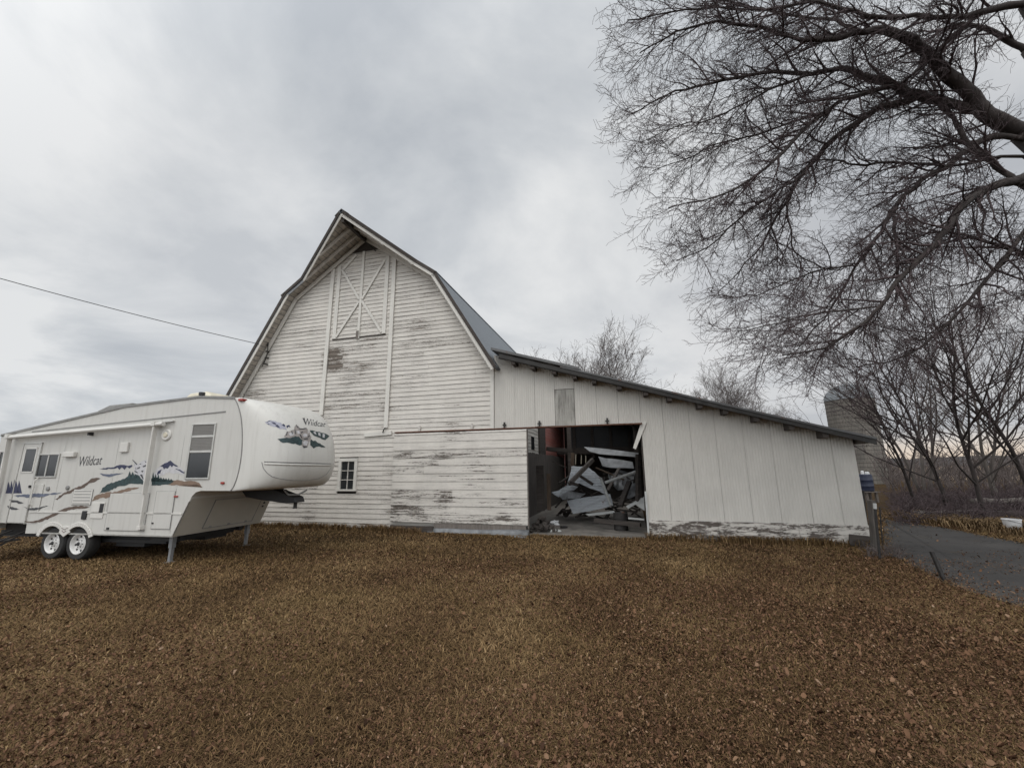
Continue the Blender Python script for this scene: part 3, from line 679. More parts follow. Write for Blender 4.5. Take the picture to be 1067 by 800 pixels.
# dark tangle under and behind the sheets
m = MB(); r = random.Random(5)
for k in range(95):
    x = r.uniform(1.2, 4.25); y = r.uniform(3.5 if x < 3.1 else 2.5, 5.0); z = r.uniform(0.05, 0.35 + 1.9 * max(0, (y - 2.4) / 2.4))
    a = Vector((x, y, z)); d = Vector((r.uniform(-1, 1), r.uniform(-.6, .6), r.uniform(-.5, .5))).normalized() * r.uniform(.25, .7)
    m.beam(a - d * .5, a + d * .5, r.uniform(.04, .14), r.uniform(.02, .06))
o = m.build('scrap_tangle', 'dark_timber'); o.location = B0; o.rotation_euler = (0, 0, TH); tag(o, 'tangled dark broken boards filling the heap under the metal sheets', 'scrap', None, 'stuff')
# crumpled white rag
bm = bmesh.new(); bmesh.ops.create_icosphere(bm, subdivisions=3, radius=0.16)
for v in bm.verts: v.co *= 1 + 0.9 * noise.noise(v.co * 9); v.co.z = max(-0.04, v.co.z * 0.6)
me = bpy.data.meshes.new('white_rag'); bm.to_mesh(me); bm.free(); me.materials.append(M['white_plastic'])
o = bpy.data.objects.new('white_rag', me); COL.objects.link(o); q = LB(*c7(181, 615), 2.2); o.location = to_world_b(Vector((q.x, 2.2, 0.07))); tag(o, 'crumpled white rag on the floor beside the dark leaning planks', 'rag')
# heap of broken blocks just outside, by the foot of the door
r = random.Random(8)
hc = on_ground(568, 554)
labels = ['dark', 'black', 'grey brown']
m = MB()
for k in range(46):
    x = r.gauss(0, .22); y = r.gauss(0, .22); hh = max(0.03, 0.42 * math.exp(-((x / .26) ** 2)) * r.uniform(.1, 1))
    c = Vector((x - 0.08, y, hh)); d = Vector((r.uniform(-1, 1), r.uniform(-1, 1), r.uniform(-.7, .7))).normalized() * r.uniform(.1, .24)
    m.beam(c - d / 2, c + d / 2, r.uniform(.05, .12), r.uniform(.04, .09), up=(r.uniform(-1, 1), r.uniform(-1, 1), 1))
o = m.build('rubble_heap', 'dark_timber', bevel=0.008); o.location = hc; tag(o, 'small dark heap of broken wood chunks by the right foot of the sliding door', 'rubble', None, 'stuff')
def block(name, label, px, py, w, d, h, rz, mat, tilt=0.0):
    m = MB(); m.prism([(-w / 2, -d / 2, 0), (w / 2, -d / 2, 0), (w / 2 * .9, d / 2, 0), (-w / 2 * .85, d / 2 * .9, 0)], (0.02, 0.01, h))
    o = m.build(name, mat, bevel=0.012); o.location = on_ground(px, py) + Vector((0, 0, .01)); o.rotation_euler = (tilt, 0.1, rz); return tag(o, label, 'rubble')
block('concrete_chunk', 'pale flat chunk at the right edge of the dark rubble heap', 578, 554.5, .34, .16, .07, .3, 'pale_sheet', .1)
block('concrete_chunk', 'grey flat slab behind the pale chunk of the rubble heap', 576, 549.5, .5, .2, .06, -.3, 'grey_timber', .1)
block('concrete_chunk', 'small dark chunk beyond the right end of the rubble heap', 587, 551, .24, .12, .08, .6, 'iron', .1)

# ================================================================ FIFTH WHEEL TRAILER
R0 = on_ground(78, 584.5); RA = RAD(-11)
UR = Vector((math.cos(RA), math.sin(RA), 0)); NR = Vector((-math.sin(RA), math.cos(RA), 0))
rv = thing('camper_trailer', 'white fifth wheel camper trailer parked on the lawn with mountain graphics', 'camper', R0, RA)
def SR(px, py, off=0.0):
    """pixel -> (s, z) on the trailer's near side"""
    p = on_plane(px, py, R0 - NR * off, NR); return (p - R0).dot(UR), p.z
RW = 2.36
WC = (-0.05, -0.80); WR_ = 0.352; WZ = 0.352
def arch(c, r=0.42, z0=0.55, n=12):
    a0 = math.asin((z0 - WZ) / r); return [(c + r * math.cos(a), WZ + r * math.sin(a)) for a in np.linspace(a0, math.pi - a0, n)]
seam = [(3.60, 3.50), (3.72, 3.32), (3.84, 3.05), (3.92, 2.7), (3.96, 2.35), (3.96, 2.05), (3.93, 1.8), (3.88, 1.62), (3.83, 1.53), (3.80, 1.50)]
prof = [(-3.08, 0.60), (-3.08, 2.84), (0.6, 3.42), (2.66, 3.56)] + seam + [(3.05, 1.50), (2.93, 1.47), (2.84, 1.38), (2.80, 1.28), (2.49, 0.55)]
prof += arch(WC[0]) + arch(WC[1]) + [(-1.62, 0.55), (-1.63, 0.76), (-2.9, 0.78), (-2.92, 0.60)]
m = MB(); m.prism([(s, 0, z) for s, z in prof], (0, RW, 0))
body = m.build('body', 'rv_white', rv, bevel=0.02)
# chassis
m = MB()
for y in (0.35, RW - 0.45): m.box(-3.0, 2.3, y, y + 0.1, 0.42, 0.56)
for s in (-2.6, -1.6, 0.7, 1.7): m.box(s, s + 0.08, 0.46, RW - 0.46, 0.44, 0.54)
m.box(-1.4, 2.0, 0.3, RW - 0.3, 0.36, 0.43); m.box(0.5, 1.3, 0.4, 1.7, 0.26, 0.36); m.tube([(WC[0], 0.2, WZ), (WC[0], RW - 0.2, WZ)], 0.05, 10); m.tube([(WC[1], 0.2, WZ), (WC[1], RW - 0.2, WZ)], 0.05, 10)  # low belly box added to deepen the shade under the trailer
m.box(1.7, 2.2, 0.2, RW - 0.2, 0.43, 0.545)
m.build('chassis', 'black', rv)
# wheels (both sides)
def wheel(s, y, sgn):
    root = thing('wheel', '', ''); del root['label']; del root['category']; root.parent = rv; root.location = (s, y, WZ)
    if sgn > 0: root.rotation_euler = (0, 0, math.pi)
    m = MB(); m.lathe([(0.21, 0.0), (0.25, -0.012), (0.32, -0.008), (0.345, 0.02), (0.352, 0.06), (0.352, 0.15), (0.345, 0.19), (0.32, 0.215), (0.21, 0.21)], (0, 0, 0), 'y', 40, False)
    m.build('tyre', 'tyre', root, smooth='auto')
    m = MB(); m.lathe([(0.215, -0.004), (0.222, -0.014), (0.208, -0.018), (0.195, 0.0), (0.185, 0.05), (0.12, 0.055), (0.10, 0.03), (0.06, 0.028), (0.055, 0.0), (0.001, -0.004)], (0, 0.0, 0), 'y', 32, False)
    rim = m.build('rim', 'rim', root, smooth='auto')
    m = MB()
    for k in range(8):
        a = 2 * math.pi * k / 8 + .2; m.lathe([(0.024, 0.048), (0.024, 0.062), (0.012, 0.065)], (0.152 * math.cos(a), 0, 0.152 * math.sin(a)), 'y', 10)
    for k in range(6):
        a = 2 * math.pi * k / 6; m.lathe([(0.010, 0.02), (0.010, 0.062)], (0.08 * math.cos(a), 0, 0.08 * math.sin(a)), 'y', 6)
    m.lathe([(0.03, -0.02), (0.045, 0.0), (0.045, 0.062)], (0, 0, 0), 'y', 12); m.lathe([(0.18, 0.06), (0.18, 0.066)], (0, 0, 0), 'y', 24)
    m.build('hub', 'black', root)
for s in WC: wheel(s, 0.035, -1)
for s in WC: wheel(s, RW - 0.035, 1)
# fender skirt
m = MB()
def ring(c, r0, r1, a0, a1, n=14):
    for i in range(n):
        a, b = a0 + (a1 - a0) * i / n, a0 + (a1 - a0) * (i + 1) / n
        q = [(c + r * math.cos(t), -0.035, WZ + r * math.sin(t)) for r, t in ((r0, a), (r1, a), (r1, b), (r0, b))]
        m.prism(q, (0, 0.034, 0))
ring(WC[0], 0.375, 0.47, RAD(22), RAD(140)); ring(WC[1], 0.375, 0.47, RAD(40), RAD(158))
mid = (WC[0] + WC[1]) / 2
m.prism([(mid - .16, -0.034, 0.60), (mid, -0.034, 0.50), (mid + .16, -0.034, 0.60), (mid + 0.08, -0.034, 0.74), (mid - 0.08, -0.034, 0.74)], (0, 0.03, 0))
m.build('fender_skirt', 'rv_trim', rv, bevel=0.01)
m = MB()
for a, b in (((-.09, .70), (.0, .66)), ((.0, .66), (.09, .70)), ((-.06, .64), (0, .6)), ((0, .6), (.06, .64))): m.beam((mid + a[0], -0.037, a[1]), (mid + b[0], -0.037, b[1]), .006, .018)
m.build('fender_badge', 'd_grey', rv)

# front cap, lofted
nose = [(3.85, 3.495), (4.25, 3.41), (4.58, 3.18), (4.80, 2.82), (4.92, 2.42), (4.95, 2.08), (4.90, 1.83), (4.78, 1.64), (4.58, 1.53), (4.2, 1.495)]
def dens(pts, k=3):
    out = []
    n = len(pts)
    for i in range(n - 1):
        p0, p1, p2, p3 = pts[max(i - 1, 0)], pts[i], pts[i + 1], pts[min(i + 2, n - 1)]
        for j in range(k):
            t = j / k
            out.append(tuple(0.5 * ((2 * p1[c]) + (-p0[c] + p2[c]) * t + (2 * p0[c] - 5 * p1[c] + 4 * p2[c] - p3[c]) * t * t + (-p0[c] + 3 * p1[c] - 3 * p2[c] + p3[c]) * t ** 3) for c in (0, 1)))
    return out + [pts[-1]]
Sd, Nd = dens(seam), dens(nose)
vs = [0.5 - 0.5 * math.cos(math.pi * i / 40) for i in range(41)]
cv = []; cf = []
for i in range(len(Sd)):
    for v in vs:
        u = abs(2 * v - 1); k = max(0.0, 1 - u ** 3.2) ** (1 / 2.6)
        cv.append((Sd[i][0] + 0.002 + (Nd[i][0] - Sd[i][0]) * k, -0.004 + v * (RW + 0.008), Sd[i][1] + (Nd[i][1] - Sd[i][1]) * k))
for v in vs: cv.append((Sd[-1][0], v * RW, 1.499))
nv = len(vs)
for i in range(len(Sd)):
    for j in range(nv - 1): a = i * nv + j; cf.append((a, a + 1, a + 1 + nv, a + nv))
m = MB(); m.v, m.f = cv, cf
cap = m.build('front_cap', 'rv_cap', rv, smooth=True)
def rvw(l): return R0 + UR * l[0] + NR * l[1] + Vector((0, 0, l[2]))
cap_bvh = BVHTree.FromPolygons([rvw(v) for v in cv], cf)
def cap_hit(px, py, off=0.004):
    d = ray(px, py).normalized(); h, n, _, _ = cap_bvh.ray_cast(EYE, d)
    if h is None: return None
    if n.dot(d) > 0: n = -n
    h = h + n * off - R0
    return Vector((h.dot(UR), h.dot(NR), h.z))
m = MB(); m.tube([(s + 0.0, -0.006, z) for s, z in Sd], 0.012, 6); m.build('cap_seam', 'rv_grey', cap)

# beige front wall of the lower body, with its hatch
def fw(t, v, o=0.006):     # t 0 bottom..1 top along the slanting front wall
    a, b = Vector((2.49, 0, 0.55)), Vector((2.80, 0, 1.28)); p = a + (b - a) * t; d = (b - a).normalized(); n = Vector((d.z, 0, -d.x))
    return p + n * o + Vector((0, v, 0))
m = MB(); m.prism([fw(0.02, 0.02), fw(0.02, RW - .02), fw(1.08, RW - .02), fw(1.08, 0.02)], Vector((0.004, 0, 0))); nosew = m.build('front_wall', 'rv_tan', rv)
m = MB(); m.prism([fw(0.14, 0.62, .012), fw(0.14, 2.0, .012), fw(1.0, 2.0, .012), fw(1.0, 0.62, .012)], fw(0, 0, .015) - fw(0, 0, 0)); fh = m.build('front_hatch', 'rv_tan', rv, bevel=.01)
m = MB()
for a, b in (((.14, .62), (.14, 2.0)), ((1.0, .62), (1.0, 2.0)), ((.14, .62), (1.0, .62)), ((.14, 2.0), (1.0, 2.0))): m.beam(fw(*a, .026), fw(*b, .026), .014, .014)
for v in (.8, 1.3, 1.8): m.beam(fw(.17, v - .03, .03), fw(.17, v + .03, .03), .02, .04)
m.build('hatch_seal', 'rv_grey', fh)
m = MB()
for t in (.62, .74, .86): m.lathe([(0.025, 0), (0.025, 0.02), (0.01, 0.022)], fw(t, 2.16, .01), 'x', 10)
m.build('socket', 'black', rv)

# hitch
m = MB()
m.prism([(3.0, 1.05, 1.495), (3.9, 1.05, 1.495), (4.5, 1.05, 1.30), (4.55, 1.05, 1.18), (4.3, 1.05, 1.16), (3.6, 1.05, 1.24), (3.2, 1.05, 1.3)], (0, 0.32, 0))
hit = m.build('pin_box', 'black', rv, bevel=0.015)
m = MB(); m.tube([(4.42, 1.21, 1.2), (4.42, 1.21, 1.05)], [0.04, 0.04], 12); m.lathe([(0.05, 1.04), (0.05, 1.07)], (4.42, 1.21, 0), 'z', 12); m.build('kingpin', 'iron', hit)
m = MB(); m.tube([(4.25, 1.0, 1.47), (4.4, 0.98, 1.36), (4.6, 1.05, 1.36), (4.62, 1.3, 1.45)], 0.02, 8); m.build('cable', 'rv_grey', hit)
# landing legs
for y in (0.16, RW - 0.22):
    m = MB(); m.box(2.24, 2.33, y, y + 0.09, 0.3, 0.62); m.box(2.255, 2.315, y + .012, y + .078, 0.02, 0.3); m.box(2.2, 2.37, y - .04, y + .13, 0.0, 0.02); m.build('landing_leg', 'galv_dark', rv)
m = MB(); m.box(1.55, 1.95, 1.3, 1.9, .28, .42); m.tube([(1.2, .9, .38), (1.2, .9, .3)], .3, 20); m.build('tank', 'black', rv)

# side furniture: everything lies on the near side, y < 0
def quad_px(pts, off): return [Vector((SR(*q)[0], -off, SR(*q)[1])) for q in pts]
def rect(s0, s1, z0, z1, y0, y1): mm = MB(); mm.box(s0, s1, y0, y1, z0, z1); return mm
def rv_window(s0, s1, z0, z1, rails=(), vert=(), name='window', blind=None):
    fr = MB(); t = 0.035
    for b in ((s0, s1, z1 - t, z1), (s0, s1, z0, z0 + t), (s0, s0 + t, z0 + t, z1 - t), (s1 - t, s1, z0 + t, z1 - t)): fr.box(b[0], b[1], -0.026, 0.0 - .001, b[2], b[3])
    for r_ in rails: fr.box(s0 + t, s1 - t, -0.022, -0.001, r_ - .025, r_ + .025)
    for r_ in vert: fr.box(r_ - .018, r_ + .018, -0.022, -0.001, z0 + t, z1 - t)
    w = fr.build(name, 'alu', rv, bevel=0.008)
    p = MB(); p.box(s0 + t, s1 - t, -0.008, -0.002, z0 + t, z1 - t if not blind else blind); p.build('pane', 'glass', w)
    if blind:
        p = MB(); zz = blind
        while zz < z1 - t - .01:
            p.prism([(s0 + t, -0.004, zz), (s1 - t, -0.004, zz), (s1 - t, -0.012, min(zz + .028, z1 - t)), (s0 + t, -0.012, min(zz + .028, z1 - t))], (0, .003, 0)); zz += 0.032
        p.build('blind', 'blind', w)
    return w
w2 = (2.60, 3.23, 1.74, 2.95)
rv_window(*w2, rails=(2.33, 2.66), blind=2.35)
a, b = SR(40, 474), SR(62, 496); rv_window(-1.72, -1.04, 1.80, 2.36, vert=(-1.38,))
rv_window(-2.98, -2.80, 1.55, 2.45)
# entry door
ds0, ds1 = -2.22, -1.68
m = MB(); m.box(ds0, ds1, -0.022, -0.001, 0.78, 2.60); dr = m.build('door', 'rv_white', rv, bevel=0.02)
m = MB()
for b in ((ds0 - .025, ds0 - .001, .76, 2.62), (ds1 + .001, ds1 + .025, .76, 2.62)): m.box(b[0], b[1], -0.03, -0.001, b[2], b[3])
m.box(ds0 - .025, ds1 + .025, -0.03, -0.001, 2.602, 2.63); m.build('door_frame', 'alu', dr)
m = MB(); m.box(ds0 + .12, ds1 - .1, -0.03, -0.023, 1.95, 2.48); m.build('door_window', 'glass', dr)
m = MB()
for b in ((ds0 + .09, ds0 + .119), (ds1 - .099, ds1 - .07)): m.box(b[0], b[1], -0.034, -0.023, 1.92, 2.51)
m.box(ds0 + .09, ds1 - .07, -0.034, -0.023, 2.481, 2.51); m.box(ds0 + .09, ds1 - .07, -0.034, -0.023, 1.92, 1.949); m.build('window_trim', 'rv_trim', dr)
m = MB(); m.box(ds1 - .07, ds1 - .03, -0.05, -0.023, 1.57, 1.63); m.build('handle', 'black', dr)
m = MB(); m.tube([(ds1 + .12, -0.01, 1.15), (ds1 + .12, -0.07, 1.2), (ds1 + .12, -0.07, 1.75), (ds1 + .12, -0.01, 1.8)], .014, 8); m.build('grab_rail', 'rv_trim', rv)
m = MB(); m.box(ds1 + .06, ds1 + .34, -.018, -.001, 1.03, 1.66); m.build('side_hatch', 'rv_white', rv, bevel=.01)
# folding step
m = MB(); m.box(-2.2, -1.72, -0.42, 0.0, 0.40, 0.43); m.box(-2.2, -1.72, -0.62, -0.40, 0.2, 0.225)
for s in (-2.2, -1.74): m.beam((s + .01, 0.1, 0.6), (s + .01, -0.4, 0.41), .03, .03); m.beam((s + .01, -0.05, 0.5), (s + .01, -0.55, 0.2), .03, .03)
m.box(-2.88, -1.66, 0.35, 0.4, .45, .75); m.build('folding_step', 'iron', rv)
# belt moulding, stripe, vents, hatches
m = MB(); m.box(-1.62, 2.66, -0.016, -0.001, 1.015, 1.045); m.build('belt_moulding', 'rv_trim', rv)
m = MB(); m.beam((-2.1, -0.008, 2.90), (3.42, -0.008, 3.195), 0.012, 0.022); m.build('upper_moulding', 'rv_grey', rv)
m = MB()
for a, b in (((-3.08, 2.845), (0.6, 3.425)), ((0.6, 3.425), (2.66, 3.565)), ((2.66, 3.565), (3.62, 3.505))): m.beam((a[0], -0.012, a[1] - .01), (b[0], -0.012, b[1] - .01), .02, .05)
m.build('roof_edge', 'rv_grey', rv)
m = MB()
for s in (-.95, .62, 2.42): m.box(s - .006, s + .006, -.0035, -.0005, 1.05 if s < 2 else .62, 2.7)
m.beam((2.50, -.006, .57), (2.81, -.006, 1.29), .012, .03, up=(0, 1, 0)); m.box(-1.3, 2.48, -.012, -.0008, .555, .585)
m.build('panel_joint', 'alu', rv)
def hatch(name, px0, py0, px1, py1, mat='rv_white', seal=True, off=0.016):
    s0, z1 = SR(px0, py0); s1, z0 = SR(px1, py1)
    mm = MB(); mm.box(s0, s1, -off, -0.001, z0, z1); o = mm.build(name, mat, rv, bevel=0.012)
    if seal:
        q = MB(); t = .008
        for b in ((s0 - t, s1 + t, z1, z1 + t), (s0 - t, s1 + t, z0 - t, z0), (s0 - t, s0, z0, z1), (s1, s1 + t, z0, z1)): q.box(b[0], b[1], -0.012, -0.001, b[2], b[3])
        q.build('seal', 'rv_grey', o)
    return o, s0, s1, z0, z1
h_, s0, s1, z0, z1 = hatch('storage_hatch', 116, 514, 150, 553)
m = MB()
for s in (s0 + .08, s1 - .12): m.box(s, s + .06, -0.035, -0.017, z0 + .02, z0 + .06)
m.build('latch', 'black', h_)
h_, s0, s1, z0, z1 = hatch('storage_hatch', 164, 512, 177, 551)
m = MB(); m.box(s0 + .01, s0 + .05, -0.03, -0.017, z0 + .1, z0 + .13); m.build('latch', 'black', h_)
h_, s0, s1, z0, z1 = hatch('fridge_vent', 78, 510, 94.5, 526, 'rv_trim')
m = MB()
for k in range(5): zz = z0 + (z1 - z0) * (k + .5) / 5; m.box(s0 + .03, s1 - .03, -0.019, -0.017, zz - .012, zz + .006)
m.build('louvre', 'rv_grey', h_)
h_, s0, s1, z0, z1 = hatch('water_heater_door', 97, 523, 107, 540, 'rv_trim', False)
m = MB(); m.box(s1 - .12, s1 - .01, -0.02, -0.0165, z1 - .22, z1 - .03); m.build('grille', 'black', h_)
h_, s0, s1, z0, z1 = hatch('outlet_box', 128, 461, 134, 471, 'rv_trim', False, .05)
h_, s0, s1, z0, z1 = hatch('range_hood_vent', 69.5, 471, 80, 476, 'rv_trim', False, .08)
h_, s0, s1, z0, z1 = hatch('furnace_exhaust', 87, 532, 90, 541, 'black', False, .03)
for px, py, r_ in ((50.5, 509, .05), (71, 508, .05)):
    s, z = SR(px, py); m = MB(); m.lathe([(r_, 0), (r_, -0.02), (r_ * .6, -0.03), (.01, -.031)], (s, 0, z), 'y', 16); m.build('filler_cap', 'rv_grey', rv)
s, z = SR(174, 453); m = MB(); m.lathe([(.13, -.001), (.13, -0.02), (.11, -0.035), (.09, -.03), (.01, -.035)], (s, 0, z), 'y', 20); sl = m.build('porch_light', 'rv_trim', rv, smooth='auto')
m = MB(); m.lathe([(.06, -.036), (.05, -.05), (.01, -.055)], (s, 0, z), 'y', 14); m.build('lens', 'cream', sl)
for px, py, w, h in ((184, 517, .05, .03), (232.5, 503, .04, .045), (8, 467.5, .06, .05)):
    s, z = SR(px, py); m = rect(s - w / 2 - .02, s + w / 2 + .02, z - h / 2, z + h / 2, -0.03, -0.001); m.build('marker_light', 'red_lens', rv, bevel=.006)
p_ = cap_hit(253, 417, 0.0); m = MB(); m.box(p_.x - .06, p_.x + .06, p_.y - .07, p_.y + .07, p_.z - .025, p_.z + .03); m.build('marker_light', 'red_lens', rv, bevel=.01)
# awning
az0, az1 = 2.76, 2.955; as0, as1 = -2.62, 1.95
m = MB(); m.tube([(as0, -0.13, az0), (as1, -0.13, az1)], 0.048, 16); aw = m.build('awning', 'rv_trim', rv, smooth='auto')
m = MB(); m.beam((as0, -0.03, az0 + .07), (as1 + .15, -0.03, az1 + .07), .05, .025); m.build('awning_rail', 'alu', aw)
for s, zt, zb, sb in ((1.72, 2.95, 0.74, 1.70), (as0 + .04, 2.78, 0.68, as0 + .1)):
    m = MB(); m.beam((s, -0.10, zt), (sb, -0.07, zb), .035, .06, up=(0, 1, 0)); m.beam((s + .01, -0.15, zt), (sb + .01, -0.125, zb + .7), .03, .05, up=(0, 1, 0)); m.box(sb - .05, sb + .05, -0.11, -0.001, zb - .04, zb + .04); m.box(s - .05, s + .05, -0.19, -0.06, zt - .04, zt + .06)
    m.build('awning_arm', 'rv_trim', aw, bevel=.004)
for s, z in ((-0.2, az0 + .02),): m = MB(); m.box(s - .03, s + .03, -.09, -.001, z - .02, z + .05); m.build('awning_clip', 'black', aw)
# roof furniture
def roofz(s): return np.interp(s, [-3.08, 0.6, 2.66, 3.6], [2.84, 3.42, 3.56, 3.5])
m = MB(); z = roofz(0.25); m.prism([(-.35, .12, z - .09), (.55, .12, z + .06), (.62, .12, z + .16), (-.05, .12, z + .13), (-.4, .12, z + .0)], (0, .6, 0)); m.build('roof_vent', 'rv_grey', rv, bevel=.03)
m = MB(); z = roofz(1.75); m.prism([(1.35, .7, z - .02), (2.25, .7, z - .02), (2.15, .72, z + .26), (1.95, .75, z + .36), (1.5, .75, z + .33), (1.38, .72, z + .2)], (0, .7, 0)); m.build('air_conditioner', 'cream', rv, bevel=.05)
m = MB(); z = roofz(2.3); m.tube([(2.32, .35, z - .02), (2.32, .35, z + .16)], .05, 12); m.tube([(2.32, .35, z + .13), (2.32, .35, z + .2)], .065, 12); m.build('vent_pipe', 'black', rv)

# --- vinyl graphics
def cA(x, y): return (x / 4, 400 + y / 4)
def cB(x, y): return (160 + x / 4, 390 + y / 4)
def cD(x, y): return (240 + x / 8, 400 + y / 8)
def jag(poly, amp, step, seed):
    r = random.Random(seed); out = []
    for i, p in enumerate(poly):
        q = poly[(i + 1) % len(poly)]; L = math.dist(p, q); n = max(1, int(L / step))
        for k in range(n):
            t = k / n; a = amp if k else amp * .3; out.append((p[0] + (q[0] - p[0]) * t + r.uniform(-a, a), p[1] + (q[1] - p[1]) * t + r.uniform(-a, a)))
    return out
def decal(name, polys, mat, mapper, off, cuts=0):
    bm = bmesh.new()
    if name not in ('dark_firs', 'cap_swash', 'cat_strokes', 'cap_cat_strokes', 'cap_cat_fur'):
        am = 4.5 if mapper is mapD else 2.2
        polys = [jag(p, am, am * 3.2, 5 + i) for i, p in enumerate(polys)]
    for poly in polys:
        try: bm.faces.new([bm.verts.new((x, y, 0)) for x, y in poly])
        except ValueError: pass
    bmesh.ops.triangulate(bm, faces=bm.faces[:])
    if cuts: bmesh.ops.subdivide_edges(bm, edges=bm.edges[:], cuts=cuts, use_grid_fill=True)
    bad = []
    for v in bm.verts:
        q = mapper(v.co.x, v.co.y, off)
        if q is None: bad.append(v)
        else: v.co = q
    if bad: bmesh.ops.delete(bm, geom=bad, context='VERTS')
    bmesh.ops.recalc_face_normals(bm, faces=bm.faces)
    me = bpy.data.meshes.new(name); bm.to_mesh(me); bm.free(); me.materials.append(M[mat])
    o = bpy.data.objects.new(name, me); COL.objects.link(o); o.parent = rv
    return o
def mapA(x, y, off):
    s, z = SR(*cA(x, y)); return Vector((s, -off - (.021 if -2.27 < s < -1.33 else 0), z))
def mapB(x, y, off): s, z = SR(*cB(x, y)); return Vector((s, -off, z))
def mapD(x, y, off): return cap_hit(*cD(x, y), off)
decal('brown_stripe', [[(230, 479), (262, 456), (300, 440), (345, 420), (385, 393), (402, 390), (420, 393), (400, 405), (372, 414), (345, 434), (318, 440), (290, 456), (262, 464), (240, 482)],
      [(104, 570), (135, 571), (160, 567), (190, 553), (215, 543), (240, 530), (265, 519), (310, 509), (345, 508), (381, 512), (330, 520), (300, 522), (270, 531), (230, 548), (205, 560), (178, 572), (150, 577), (120, 576)]], 'd_brown', mapA, .004)
decal('tan_stripe', [[(380, 487), (400, 464), (450, 450), (470, 452), (510, 439), (545, 432), (586, 430), (545, 444), (520, 448), (500, 456), (482, 458), (470, 469), (448, 475), (425, 474), (400, 482)]], 'd_tan', mapA, .004)
decal('tan_stripe', [[(60, 460), (80, 442), (105, 440), (130, 446), (165, 443), (190, 450), (205, 470), (180, 458), (150, 460), (120, 463), (90, 461)]], 'd_tan', mapB, .004)
def firs(x0, x1, yb, yt, n, seed):
    r = random.Random(seed); out = []
    for i in range(n):
        x = x0 + (x1 - x0) * (i + .5) / n; y_b = yb(x) if callable(yb) else yb; y_t = (yt(x) if callable(yt) else yt) + r.uniform(-6, 6); w = (x1 - x0) / n * r.uniform(.7, 1.05); h = y_b - y_t
        out.append([(x - w, y_b), (x - w * .5, y_b - h * .35), (x - w * .62, y_b - h * .33), (x - w * .25, y_b - h * .68), (x - w * .35, y_b - h * .66), (x, y_t), (x + w * .35, y_b - h * .66), (x + w * .25, y_b - h * .68), (x + w * .62, y_b - h * .33), (x + w * .5, y_b - h * .35), (x + w, y_b)])
    return out
decal('green_forest', [[(415, 455), (428, 432), (450, 417), (490, 405), (520, 394), (530, 386), (545, 378), (560, 380), (600, 376), (620, 384), (622, 418), (585, 416), (550, 414), (530, 420), (510, 425), (490, 428), (470, 440), (450, 447), (430, 451)]], 'd_green', mapA, .0045)
decal('green_forest', firs(535, 622, 392, 366, 7, 3), 'd_green', mapA, .005)
decal('green_forest', [[(-8, 462), (-8, 432), (10, 428), (35, 436), (60, 440), (84, 443), (80, 450), (60, 458), (30, 462)]] + firs(-6, 80, 446, lambda x: 408 + (x + 6) * .38, 8, 4), 'd_green', mapB, .005)
decal('blue_stripe', [[(62, 464), (100, 460), (130, 459), (165, 455), (200, 456), (262, 452), (220, 461), (200, 463), (170, 471), (150, 468), (125, 473), (100, 470), (80, 471)], [(415, 372), (450, 375), (515, 371), (480, 380), (455, 387), (430, 383)]], 'd_blue', mapA, .004)
decal('dark_wave', [[(38, 480), (70, 484), (112, 496), (92, 499), (70, 492), (50, 490)], [(30, 507), (60, 511), (88, 522), (62, 524), (35, 516)], [(103, 512), (125, 518), (150, 516), (202, 507), (172, 519), (150, 525), (122, 523)]], 'd_black', mapA, .004)
decal('dark_firs', firs(30, 92, 455, 402, 5, 6), 'd_navy', mapA, .0045)
decal('ridge_line', [[(410, 351), (440, 350), (470, 347), (490, 340), (510, 336), (530, 340), (552, 336), (552, 342), (540, 352), (530, 345), (520, 357), (508, 347), (498, 358), (490, 348), (470, 353), (440, 355)]], 'd_navy', mapA, .004)
decal('mountain_snow', [[(-5, 432), (10, 398), (40, 372), (72, 358), (92, 374), (130, 404), (128, 418), (90, 412), (60, 408), (35, 420), (12, 432)]], 'd_pale', mapB, .0045)
decal('mountain_rock', [[(26, 384), (48, 370), (72, 359), (90, 374), (104, 386), (92, 384), (84, 378), (78, 388), (70, 378), (60, 392), (54, 380), (44, 396), (40, 386)], [(90, 392), (112, 396), (131, 408), (126, 412), (108, 402)], [(20, 404), (36, 396), (30, 412), (16, 420)]], 'd_navy', mapB, .0055)
# the wild cat's head on the side: grey fur shapes with dark strokes
catA = [[(560, 372), (562, 340), (554, 318), (574, 334), (592, 322), (612, 312), (620, 304), (627, 322), (628, 344), (622, 366), (612, 384), (604, 416), (596, 398), (582, 382)]]
decal('cat_emblem', catA, 'd_pale', mapA, .0055)
decal('cat_strokes', [[(552, 316), (556, 316), (574, 334), (571, 338)], [(618, 303), (622, 303), (628, 322), (624, 323)], [(572, 350), (586, 344), (584, 350), (574, 355)], [(596, 342), (610, 336), (610, 342), (598, 347)], [(588, 362), (600, 360), (595, 369)], [(562, 360), (576, 368), (574, 372), (562, 365)], [(606, 360), (620, 350), (620, 355), (607, 365)], [(578, 336), (590, 330), (588, 335)], [(584, 378), (594, 376), (600, 396), (596, 396)], [(566, 342), (570, 358), (567, 358)], [(604, 318), (612, 326), (608, 328)]], 'd_black', mapA, .0065)
